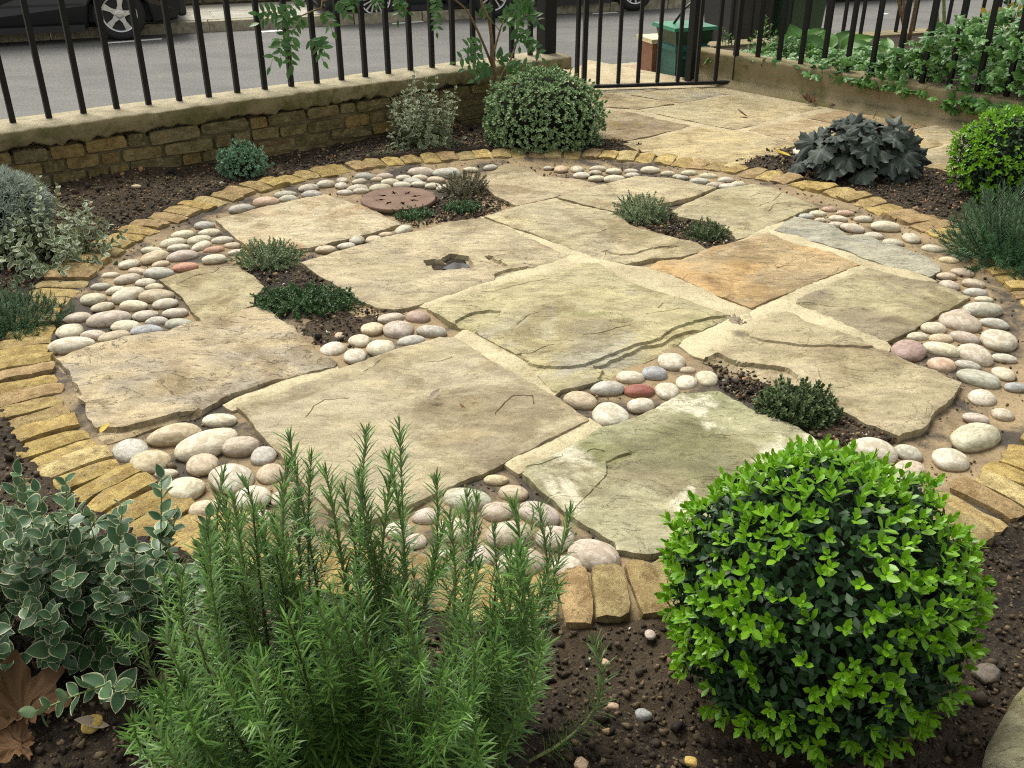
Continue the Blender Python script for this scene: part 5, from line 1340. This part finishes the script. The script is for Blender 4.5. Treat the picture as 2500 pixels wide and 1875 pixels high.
# big hebe, blue grey hebe, santolina
c, r = ball_pos(1328, 290, 148, .42)
rosette_bush('hebe_bush', 'large rounded grey green hebe dome beside the path and gate', 'shrub', c, r, .80, 1500, L_tiny, .022, M['hebe'], 15, .84, -.75, .05, (.1, .95), clump=.13)
c, r = ball_pos(594, 402, 56, .6)
rosette_bush('hebe_bush', 'small blue green hebe on bare soil below the brick wall', 'shrub', c, r, .85, 300, L_tiny, .020, M['hebeblue'], 13, .6, -.5, .16, (.1, .8), clump=.22)
c, r = ball_pos(-2, 520, 118, .75)
rosette_bush('santolina_bush', 'silver grey feathery santolina at the left edge below the brick wall', 'shrub', c, r, .85, 1100, L_needle2, .036, M['silver'], 9, .85, -.5, .06, (.1, .9), clump=.05)

def needle_bush(name, label, c, r, hz, n, mat, nl=.028, spread=1.0, lay=0.0, leaf=L_needle2, spacing=.009, per=4, zlo=.05, bow=.1, stem='twig', a0=.95):
    root = thing(name, label, 'shrub', (c[0], c[1], 0))
    st = dome_stems(c, r*spread, r, hz, n, zlo, .4, bow)
    lv = Leaves(); b = MB()
    for pts in st:
        P, d, nn_, u = whorls(pts, spacing, per, a0, .4, .2); lv.add(leaf, P, d, nn_, nl*(1-.3*u)*RNG.uniform(.7, 1.1, len(P)))
        b.tube(pts, list(np.linspace(.0022, .0009, len(pts))), 4)
    b.build('stems', M[stem], root, True); lv.build('needles', mat, root)
    return root
g_ = G(2470, 640, 0)
needle_bush('rosemary_bush', 'dark green feathery rosemary at the right edge below the smaller box ball', g_, .30, .33, 170, M['rosemary2'], .040, 1.05, spacing=.008)
g_ = G(2560, 700, 0)
needle_bush('rosemary_bush', 'low rosemary cut by the right edge of the picture beside the brick ring', g_, .16, .12, 60, M['rosemary2'], .034)
g_ = G(20, 800, 0)
needle_bush('lavender_bush', 'low feathery green lavender spilling over the edging bricks at the left edge', g_, .20, .13, 240, M['rosemary2'], .032, 1.15, 0, zlo=.0, bow=.2)

def thyme(label, x, y, rpx, hz, n, mat, lsz=.0085, flat=False, aspect=1.0, per=4, spacing=.006, stem='twig', name='thyme', zl=.02):
    g_ = G(x, y, .016); r = rpx*mpp(g_); asp = aspect
    root = thing(name, label, 'thyme', g_)
    st = dome_stems(g_, r, r*asp, hz, n, zl, .75 if not flat else .35, .05 if not flat else .15, .020)
    if not flat: st = [q_+np.linspace(0, 1, len(q_))[:, None]**2*RNG.normal(size=3)*[.012, .012, .006] for q_ in st]
    lv = Leaves(); b = MB()
    for pts in st:
        if flat:
            pts = pts.copy(); pts[:, 2] += .012*np.sin(np.linspace(0, 6, len(pts))+random.random()*6); pts[:, 2] = np.maximum(pts[:, 2], .022)
        P, d, nn_, u = whorls(pts, spacing, per, 1.1, .5, .15); lv.add(L_tiny if not flat else L_ovate, P, d, nn_, lsz*RNG.uniform(.65, 1.15, len(P)))
        b.tube(pts, list(np.linspace(.0013, .0006, len(pts))), 4)
    b.build('stems', M[stem], root, True); lv.build('leaves', mat, root)
    return root
thyme('upright silver thyme at the corner of the small flagstone and the soil pocket', 655, 640, 84, .085, 150, M['thymegrey'], .012)
thyme('dark creeping thyme mat hanging over the soil pocket in the middle left', 745, 745, 145, .05, 170, M['thymedark'], .010, True, .65)
thyme('twiggy brownish thyme standing behind the rusty cover', 1135, 470, 66, .10, 100, M['thymebrown'], .012)
thyme('flat dark thyme against the front edge of the rusty cover', 1010, 530, 56, .035, 75, M['thymedark'], .009, True, .8)
thyme('flat dark thyme in the soil between the rusty cover and the big flagstone', 1128, 515, 52, .045, 80, M['thymedark'], .009, True, .8)
thyme('bushy grey thyme in the pocket at the far side of the flagstones', 1565, 530, 78, .10, 150, M['thymegrey'], .012, False, 1.0, stem='twig')
thyme('low dark thyme in front of the bushy grey thyme', 1725, 577, 60, .06, 130, M['thymegold'], .011, False)
thyme('spreading gold flecked thyme rooted in the dark gap between the right flagstones', 1945, 1010, 108, .085, 230, M['thymegold'], .013, True, .9)

# heuchera: every leaf a part
hc = G(2085, 430, .0)
hr = thing('heuchera', 'dark purple grey heuchera with large lobed leaves beside the path', 'plant', hc)
Vh, Fh, Rh = radial_leaf(heu_r, 4, 84, .018, .12)
hm = []
for v_ in range(5):
    q = np.array(Vh); q[:, 2] += .06*nz(q*[1, 1, 0]+v_*5, 4, v_)+.03*nz(q*[1, 1, 0], 11, v_+9)
    m_ = mesh('leaf', q, Fh, {'tint': np.full(len(q), v_/5.), 'rim': Rh}); m_.materials.append(M['heuchera']); hm.append(m_)
stb = MB(); D = np.concatenate([sph(54, -.02), sph(20, .3)*[.6, .6, .93]])
kx = 136*mpp(hc)
for i, d in enumerate(D):
    kk = random.uniform(.80, 1.0)
    p_ = hc+np.array([d[0]*kx*1.02*kk, d[1]*kx*.85*kk, .05+d[2]*.26*kk])
    up = unit(np.array([d[0]*.8, d[1]*.8-.25, .55+.4*d[2]])+RNG.normal(size=3)*.26); hz_ = d[:2] if d[2] < .75 else unit(RNG.normal(size=2)); fw = unit(np.array([hz_[0], hz_[1], -.35+.25*d[2]])+RNG.normal(size=3)*.2)
    A = frames(fw[None], up[None])[0]; s_ = random.uniform(.13, .20)*(1 if i > 8 else .85)
    o = link('leaf', random.choice(hm), None, hr)
    q_ = p_-hc
    o.matrix_local = Matrix([list(A[r_]*s_)+[q_[r_]] for r_ in range(3)]+[[0, 0, 0, 1]])
    stb.tube(curve(hc+[d[0]*.03, d[1]*.03, .0], p_, [0, 0, .03], 6), .0022, 5)
stb.build('leaf_stalks', M['twig'], hr, True)
for (a_, b_) in [((2132, 290), (2148, 212)), ((2200, 350), (2230, 315))]:
    fb = MB(); p0, p1 = GY(*a_, hc[1]), GY(*b_, hc[1]+.02); fb.tube(curve(p0, p1, [.01, 0, 0], 7), .0015, 4)
    for k_ in range(9):
        t_ = .45+.06*k_; q_ = p0*(1-t_)+p1*t_; e_ = q_+RNG.normal(size=3)*.018+[0, 0, .015]; fb.tube([q_, e_], .0008, 3); fb.tube([e_, e_+[0, 0, .006]], .003, 4)
    fb.build('flower_stalk', simple('dry_flower_stalk', (.13, .06, .04), .8), hr, True)

# climbing shrub before the wall, its pinnate leaves and the sprays trained along the railings
PA, PB_ = W0+WN*.10, W1+WN*.10
def TP(c, x, y, o=.10): return GP(*px(c, x, y), W0+WN*o, W1+WN*o)
tw = G(1215, 300, 0)
foot = TP('T', 1345, 860, .12); foot[2] = 0
cl = thing('climbing_shrub', 'leggy climbing shrub with bare tan stems and leafy tips in front of the railings', 'shrub', foot)
br = [([(1345, 860), (1322, 650), (1302, 540), (1292, 350), (1270, 180), (1210, 60), (1190, -60), (1230, -160)], .013, .12),
      ([(1300, 600), (1220, 400), (1120, 180), (1050, 70), (960, 0), (850, -90)], .008, .10), ([(1308, 480), (1350, 330), (1380, 230), (1402, 180)], .007, .10),
      ([(1350, 780), (1400, 640), (1455, 560), (1520, 380), (1515, 200), (1575, 60), (1575, -60)], .007, .08), ([(1365, 280), (1320, 220), (1285, 190)], .003, .1)]
for pts, r_, o_ in br:
    b = MB(); W_ = [TP('T', x, y, o_) for x, y in pts]
    W_ = [np.array([np.interp(t_, range(len(W_)), [w[i] for w in W_]) for i in range(3)]) for t_ in np.linspace(0, len(W_)-1, len(W_)*3)]
    b.tube(W_, list(np.linspace(r_, r_*.5, len(W_))), 7); b.build('trunk' if r_ > .01 else 'branch', M['bark'], cl, True)
def pinnate(lv, b, p0, p1, nl, ls, droop=.02):
    pts = curve(p0, p1, [0, 0, droop], 8); b.tube(pts, .0014, 4)
    for k_ in range(nl):
        t_ = .15+.85*k_/(nl-1); q_ = np.array([np.interp(t_*7, range(8), pts[:, i]) for i in range(3)]); T = unit(p1-p0)
        side = unit(np.cross(T, [0.2, -1, .25]))
        for s_ in ((-1, 1) if k_ < nl-1 else (0,)):
            d = unit(T*.45+side*s_*.9+RNG.normal(size=3)*.12) if s_ else T
            n_ = unit(np.array([0, -.8, .6])+RNG.normal(size=3)*.25)
            lv.add(L_leaflet, q_[None], d[None], n_[None], ls*random.uniform(.8, 1.15))
sprT = [((1400, 190), (1500, 120)), ((1450, 170), (1420, 230)), ((1570, 60), (1660, 90)), ((1560, 90), (1480, 150)), ((1530, 200), (1480, 290)), ((1520, 250), (1540, 420)), ((1530, 300), (1640, 400)), ((1600, 360), (1740, 520)), ((1440, 330), (1380, 350)), ((1220, 400), (1050, 450)), ((1250, 480), (960, 560)), ((1250, 540), (1050, 620)),
        ((1290, 600), (1180, 680)), ((1300, 640), (1130, 720)), ((1340, 560), (1400, 520)), ((1400, 600), (1560, 650)), ((1420, 610), (1700, 620)), ((1060, 70), (1090, 20)), ((1210, 60), (1260, 150)), ((1575, 20), (1640, 60)), ((1300, 620), (1260, 720)), ((1620, 130), (1720, 220)), ((1190, 20), (1160, 90)), ((1570, 40), (1500, 60)), ((1510, 200), (1580, 210))]
for i, (a_, b_) in enumerate(sprT):
    if i in (4, 8, 17, 20, 22): continue
    lv = Leaves(); b = MB(); pinnate(lv, b, TP('T', *a_), TP('T', *b_, .10+random.uniform(-.02, .07)), 5, .050)
    sgo = lv.build('leaf_spray', M['vine'], cl, None); b2 = b; V = np.array(b.V); c_ = V.mean(0)
    o = link('leaf_stalk', mesh('leaf_stalk', V-c_, b.F), M['greenstem']); o.parent = sgo; o.location = tuple(c_-np.array(cl.location)-np.array(sgo.location))
vr = TP('W', 1250, -120, .02)
vi = thing('climbing_vine', 'leafy vine shoots hanging down over the left railings', 'vine', vr)
b = MB(); W_ = [TP('W', x, y, .02) for x, y in [(3300, -260), (2600, -170), (2000, -120), (1700, -60), (1490, 10), (1480, 90), (1380, 120), (1200, 200), (1100, 260), (1040, 330)]]
b.tube(W_, [.006]*5+[.005, .004, .003, .003, .002], 6); b.build('stem', M['bark'], vi, True)
sprW = [((1180, 60), (1240, 20)), ((1200, 100), (1060, 190)), ((1100, 190), (800, 150)), ((1050, 200), (810, 250)), ((1150, 190), (1060, 270)), ((1300, 140), (1560, 110)), ((1300, 200), (1200, 310)), ((1180, 300), (1160, 690)), ((1110, 330), (930, 720)), ((1060, 420), (1040, 620)), ((1300, 300), (1370, 560)), ((1350, 420), (1500, 660)), ((1400, 300), (1540, 390)), ((1500, 130), (1600, 340)), ((1480, 60), (1600, 30)), ((1650, 20), (1770, 160)), ((1700, 0), (1780, 70)), ((1280, 250), (1400, 250)), ((1260, 220), (1300, 420)), ((1180, 400), (1130, 750)), ((1800, -40), (1850, 40)), ((1400, 420), (1520, 570))]
sprW += [((x1-450)/.226, y1/.226) for x1, y1 in []]
for i, (a_, b_) in enumerate(sprW):
    if i in (5, 10, 12, 14, 16, 17, 18): continue
    lv = Leaves(); b = MB(); pinnate(lv, b, TP('W', *a_, .03), TP('W', *b_, .03+random.uniform(-.02, .06)), 5, .050)
    sgo = lv.build('leaf_spray', M['vine'], vi, None); V = np.array(b.V); c_ = V.mean(0)
    o = link('leaf_stalk', mesh('leaf_stalk', V-c_, b.F), M['greenstem']); o.parent = sgo; o.location = tuple(c_-np.array(vi.location)-np.array(sgo.location))
for a_, b_, n_ in [((790, -60), (800, 290), 9), ((470, -30), (450, 180), 5), ((400, 40), (540, 110), 5), ((30, -20), (40, 50), 5), ((250, -20), (280, 100), 5)]:
    lv = Leaves(); b = MB(); pinnate(lv, b, TP('T', *a_, .05), TP('T', *b_, .05), n_, .042)
    sgo = lv.build('leaf_spray', M['vine'], vi, None); V = np.array(b.V); c_ = V.mean(0)
    o = link('leaf_stalk', mesh('leaf_stalk', V-c_, b.F), M['greenstem']); o.parent = sgo; o.location = tuple(c_-np.array(vi.location)-np.array(sgo.location))

# ivy bed: trailing ivy, broad leaved plants, bare stems, weeds
Vi, Fi, Ri = radial_leaf(ivy_r, 2, 30, .03, .10)
tri = []
for f in Fi: tri += [f] if len(f) == 3 else [(f[0], f[1], f[2]), (f[0], f[2], f[3])]
L_ivy = (np.array(Vi), np.array(tri), np.array(Ri))
iv = thing('ivy', 'trailing green ivy spilling over the rendered wall at the right', 'ivy', QP(2.0, -.1, HQ))
P, D, N_ = [], [], []
stm = MB()
def ivy_patch(s0, s1, n, spill, zt):
    for _ in range(n):
        s_ = random.uniform(s0, s1); o_ = random.uniform(-.75, .03+spill)
        base_z = .17+zt*max(0, 1-((s_-(s0+s1)/2)/((s1-s0)/2))**2)*random.uniform(.25, 1)*(1 if o_ < .0 else .5)
        if o_ > .02: base_z = HQ-.02-random.uniform(0, 1)*.13*min(1, spill*6); o_ = random.uniform(.005, .035)
        P.append(QP(s_, o_, base_z)); up = np.array([random.gauss(0, .5), -.4+random.gauss(0, .4), .8]); 
        D.append(unit([random.gauss(0, 1), random.gauss(-.4, .6), random.gauss(-.25, .4)])); N_.append(unit(up))
ivy_patch(.9, 1.3, 150, .03, .16); ivy_patch(1.3, 2.7, 1200, .03, .46); ivy_patch(1.9, 3.3, 700, .10, .50); ivy_patch(.1, 1.6, 420, -.03, .08); ivy_patch(2.3, 4.0, 1100, .06, .52)
P, D, N_ = map(np.array, (P, D, N_)); sz = RNG.uniform(.055, .105, len(P))
order = np.argsort(np.hypot(P[:, 0], P[:, 1])-2*P[:, 2])
me = []
for v_ in range(5):
    q = L_ivy[0].copy(); q[:, 2] += .05*nz(q*[1, 1, 0]+v_*4, 3, v_)
    m_ = mesh('leaf', q, L_ivy[1], {'tint': np.full(len(q), v_/5.), 'rim': L_ivy[2]}); m_.materials.append(M['ivy']); me.append(m_)
Fm = frames(D, N_)
for i in order[:290]:
    o = link('leaf', random.choice(me), None, iv); q_ = P[i]-np.array(iv.location)
    o.matrix_local = Matrix([list(Fm[i][r_]*sz[i])+[q_[r_]] for r_ in range(3)]+[[0, 0, 0, 1]])
o_ = order[290:]; lv = Leaves(); lv.add(L_ivy, P[o_], D[o_], N_[o_], sz[o_]); lv.build('leaves', M['ivy'], iv)
for k_ in range(26):
    s_ = random.uniform(1.0, 3.6); a_ = QP(s_, -.3, .2); e_ = QP(s_+random.uniform(-.3, .3), random.uniform(-.02, .05), random.uniform(.13, .3)); stm.tube(curve(a_, e_, [0, 0, .08], 6), .0022, 4)
stm.build('stems', M['twig'], iv, True)
def broad_plant(x, y, z, n, size, label, spread=.16, name='bergenia'):
    g_ = G(x, y, z); root = thing(name, label, 'plant', g_)
    me = []
    for v_ in range(3):
        bV, bF, bR = L_broad; q = bV.copy(); q[:, 2] += .06*nz(bV+v_*3.3, 3, v_); m_ = mesh('leaf', q, bF, {'tint': np.full(len(q), v_/3.), 'rim': bR}); m_.materials.append(M['broad']); me.append(m_)
    b = MB()
    for k_ in range(n):
        a_ = 2*math.pi*(k_+random.random()*.5)/n; d = unit(np.array([math.cos(a_), math.sin(a_)*.8-.3, random.uniform(.1, .75)])); up = unit(np.array([-d[0]*.4, -.5, .9]))
        p_ = np.array([math.cos(a_)*spread*.4, math.sin(a_)*spread*.4, random.uniform(.0, .05)]); A = frames(d[None], up[None])[0]; s_ = size*random.uniform(.75, 1.15)
        o = link('leaf', random.choice(me), None, root); o.matrix_local = Matrix([list(A[r_]*s_)+[p_[r_]] for r_ in range(3)]+[[0, 0, 0, 1]])
        b.tube([g_+[0, 0, -.04], g_+p_], .004, 5)
    b.build('leaf_stalks', M['greenstem'], root)
broad_plant(2035, 138, .17, 12, .20, 'broad leaved bergenia behind the fourth bar of the right railings')
broad_plant(1960, 118, .17, 11, .17, 'broad leaved bergenia at the left end of the ivy bed')
broad_plant(2160, 150, .17, 11, .17, 'broad leaved bergenia among the ivy near the bare stems')
broad_plant(2330, 90, .18, 11, .17, 'broad leaved bergenia at the back of the ivy bed near the street wall')
broad_plant(2420, 175, .2, 11, .15, 'broad leaved bergenia at the right end of the ivy bed')
def twiggy(name, label, foot, tops, r_, mat='bark', leaves=0, ls=.08, lm='vine'):
    root = thing(name, label, 'shrub', foot); lv = Leaves()
    for t_ in tops:
        b = MB(); pts = curve(foot+RNG.normal(size=3)*[.02, .02, 0], t_, RNG.normal(size=3)*.025, 9); b.tube(pts, list(np.linspace(r_, r_*.6, 9)), 7); b.build('stem', M[mat], root, True)
        if leaves:
            P, d, nn_, u = whorls(pts, .06, 2, 1.2, .8, .45); nn_ = unit(nn_+[0, -.6, .4]); lv.add(L_leaflet, P, d, nn_, ls*RNG.uniform(.6, 1.1, len(P)))
    if leaves: lv.build('leaves', M[lm], root)
    return root
f_ = G(2212, 105, .17); Yp = f_[1]
twiggy('bare_shrub', 'shrub of bare brown crooked stems rising from the ivy bed', f_, [GY(2200, -60, Yp), GY(2170, -90, Yp+.1), GY(2250, -90, Yp-.05)], .017)
f_ = G(2287, 85, .17); Yp = f_[1]
twiggy('bare_shrub', 'pair of straight pale grey stems behind the ivy', f_, [GY(2282, -80, Yp), GY(2296, -90, Yp+.08)], .016, 'greenstem')
f_ = G(2480, 150, .2); Yp = f_[1]
twiggy('leafy_shrub', 'leafy shrub with yellowing leaves in the top right corner', f_, [GY(2470, -60, Yp), GY(2520, -40, Yp), GY(2440, -60, Yp+.15), GY(2550, 60, Yp)], .010, 'twig', 1, .11)
lv = Leaves(); yl = [(2395, 18), (2475, 5), (2450, 22), (2490, 10)]
for i, q_ in enumerate(yl):
    p_ = GY(*q_, Yp-.05); b = Leaves(); b.add(L_leaflet, np.zeros((1, 3)), unit(np.array([[random.gauss(0, 1), 0, -.6]])), unit(np.array([[0.2, -1, .4]])), .10)
    o = link('yellow_leaf', b.mesh('yellow_leaf', M['yellowleaf']), None, bpy.data.objects['leafy_shrub'])
    o.location = tuple(p_-np.array(bpy.data.objects['leafy_shrub'].location))
f_ = G(1865, 117, .18); Yp = f_[1]
stemmed('weed', 'upright yellow green weed beside the first bar of the right railings', 'plant', f_, [curve(f_+[i*.02-.06, 0, 0], GY(1835+12*i, 40+18*abs(i-3), Yp), [0, 0, 0], 6) for i in range(8)], L_leaflet, .045, M['broad'], .022, 2, 1.0, .5, 'greenstem', 0, .002)
f_ = G(1775, 112, .2); Yp = f_[1]
stemmed('weed', 'small yellow green weed on the end of the rendered wall', 'plant', f_, [curve(f_+[i*.02-.03, 0, 0], GY(1762+9*i, 68+8*i, Yp), [0, 0, 0], 6) for i in range(4)], L_leaflet, .036, M['broad'], .02, 2, 1.0, .5, 'greenstem', 0, .002)
f_ = G(1930, 128, .2)
stemmed('weed', 'low sprawling weed between the bars at the left end of the ivy bed', 'plant', f_, dome_stems(f_, .2, .15, .12, 26, .0, .3, .1, .2), L_leaflet, .04, M['vine'], .025, 2, 1.0, .5, 'greenstem', 0, .002)

# ------------------------------------------------------------------ fallen leaves, loose stones, boulder
Vm, Fm_, Rm = radial_leaf(maple_r, 3, 60, .05, -.14)
def dead(label, x, y, z, size, mat, rot=0., shape='maple', tilt=(.2, .1)):
    if shape == 'maple': V, F, Rr = np.array(Vm), Fm_, Rm
    else: V, F, Rr = leaf_grid(1, .5 if shape == 'oval' else .22, ovate, 5, .35, -.25)
    V = V.copy(); V[:, 2] += .10*nz(V*[1, 1, 0]+x, 2.5, 3); V[:, 1] -= .2 if shape == 'maple' else .5
    me = mesh('dead_leaf', V, F if not isinstance(F, np.ndarray) else F, {'tint': np.full(len(V), .4), 'rim': Rr}); me.materials.append(mat)
    o = link('dead_leaf', me); p_ = G(x, y, z); o.location = tuple(p_+[0, 0, size*.12]); o.scale = (size,)*3; o.rotation_euler = (tilt[0], tilt[1], rot)
    return tag(o, label, 'leaf', 'fallen leaves')
dead('curled orange brown dead leaf at the foot of the rendered wall', 1975, 252, .035, .13, M['deadleaf'], .3)
dead('small tan oval leaf at the foot of the rendered wall', 2026, 257, .035, .07, M['drygrey'], 1.4, 'oval')
dead('purple brown dead leaf in the middle of the path', 1811, 283, .035, .08, M['purpleleaf'], 1.2, 'oval', (.3, .3))
dead('pale curled dead leaf behind the heuchera', 2172, 292, .035, .10, M['drygrey'], 1.4, 'oval')
dead('yellow strip of leaf on the dark flagstone nearest the hebe', 1500, 311, .035, .09, M['yellowleaf'], 1.5, 'strip', (.1, .1))
dead('yellow strip of leaf in the middle of the dark path flagstone', 1559, 308, .035, .07, M['yellowleaf'], 1.6, 'strip', (.1, .1))
dead('dry grey maple leaf flat on the wide pale mortar joint', 1795, 796, .045, .085, M['drygrey'], 2.2, 'maple', (.02, .02))
dead('curled dry leaf on the large grey front flagstone', 1062, 968, .052, .042, M['drygrey'], -.6, 'oval', (.4, .3))
dead('tiny dark dead leaf beside the curled dry leaf on the front flagstone', 1128, 996, .05, .022, M['deadleaf'], .9, 'oval')
dead('small pale leaf on the left flagstone', 613, 874, .05, .03, M['drygrey'], -.5, 'oval', (.1, .1))
dead('small pale leaf at the lower edge of the left flagstone', 256, 1050, .045, .035, M['yellowleaf'], -.5, 'oval', (.1, .1))
dead('large brown dead leaf lying in the bottom left corner under the euonymus', 50, 1730, .03, .20, M['deadleaf'], .8, 'maple', (.5, .4))
dead('second brown dead leaf at the very bottom left edge', 25, 1835, .02, .13, M['deadleaf'], 2.0, 'maple', (.3, -.2))
dead('yellow brown leaf on the soil in front of the euonymus', 225, 1780, .02, .06, M['drygrey'], 2.0, 'oval', (.3, .2))
dead('pale yellow curled leaf on the soil beside the heuchera', 1907, 383, .03, .10, M['yellowleaf'], 1.2, 'oval', (.1, .1))
ANG = []
for s_ in range(5):                              # split, sharp-edged stones
    V = I2[0].copy(); V = np.clip(V*(1+.35*nz(V, 1.1, s_*5+2))[:, None], -.72, .72); V += .07*np.stack([nz(V, 3, s_), nz(V, 3, s_+9), nz(V, 3, s_+4)], 1)
    me = mesh('stone', V*1.25, I2[1], None, False); me.materials.append(M['pebble']); ANG.append(me)
def stone(label, x, y, L, S_, ang, col, name='loose_stone', z=.02):
    root = bpy.data.objects.new('tmp', None)
    class Z: location = (0, 0, 0)
    o = pebble(x, y, L, S_, ang, col, root, z); o.parent = None; bpy.data.objects.remove(root)
    o.name = name
    if 'angular' in label or 'chip' in label or 'stone' in label.split()[:3]: o.data = random.choice(ANG)
    if 'dark angular' in label: o.color = (.13, .11, .085, 1)
    return tag(o, label, 'stone')
stone('small round pinkish pebble on the soil left of the box ball', 1588, 1537, 25, 30, 0, 'p')
stone('grey angular stone on the dark soil between rosemary and box ball', 1571, 1732, 38, 24, 8, 'b')
stone('orange tan stone on the soil below the grey stone', 1420, 1853, 32, 26, -20, 'o')
stone('small tan chip of stone on the soil beside the rosemary', 1498, 1712, 28, 15, -10, 'o')
stone('pale pink chip of stone nearest the edging bricks', 1477, 1606, 24, 16, 0, 'o')
stone('tan pebble lying on the soil in front of the euonymus', 221, 1752, 44, 42, 0, 'Y')
stone('dark angular stone on the soil right of the box ball', 2412, 1632, 55, 45, -40, 'P')
stone('ochre stone at the bottom edge under the box ball', 1688, 1847, 32, 20, -15, 'Y')
stone('pale orange pebble on the far left soil below the brick wall', 332, 449, 22, 10, 0, 'y', 'loose_stone', .05)
stone('cream white stone half hidden by the heuchera at the path edge', 1955, 368, 34, 26, 0, 'w', 'loose_stone', .03)
# boulder cut by the corner of the frame
bc = G(2640, 1935, .0)
V = I3[0].copy(); V = np.sign(V)*np.abs(V)**.45; V *= (1+.07*nz(V, 1.2, 4)+.035*nz(V, 3.5, 6))[:, None]; V = V*[.19, .15, .075]
ca, sa = math.cos(.9), math.sin(.9); V[:, :2] = V[:, :2] @ np.array([[ca, sa], [-sa, ca]])
tag(obj('boulder', V+bc+[0, 0, .03], I3[1], M['boulder']), 'mossy grey boulder at the bottom right corner beside the box ball', 'boulder')
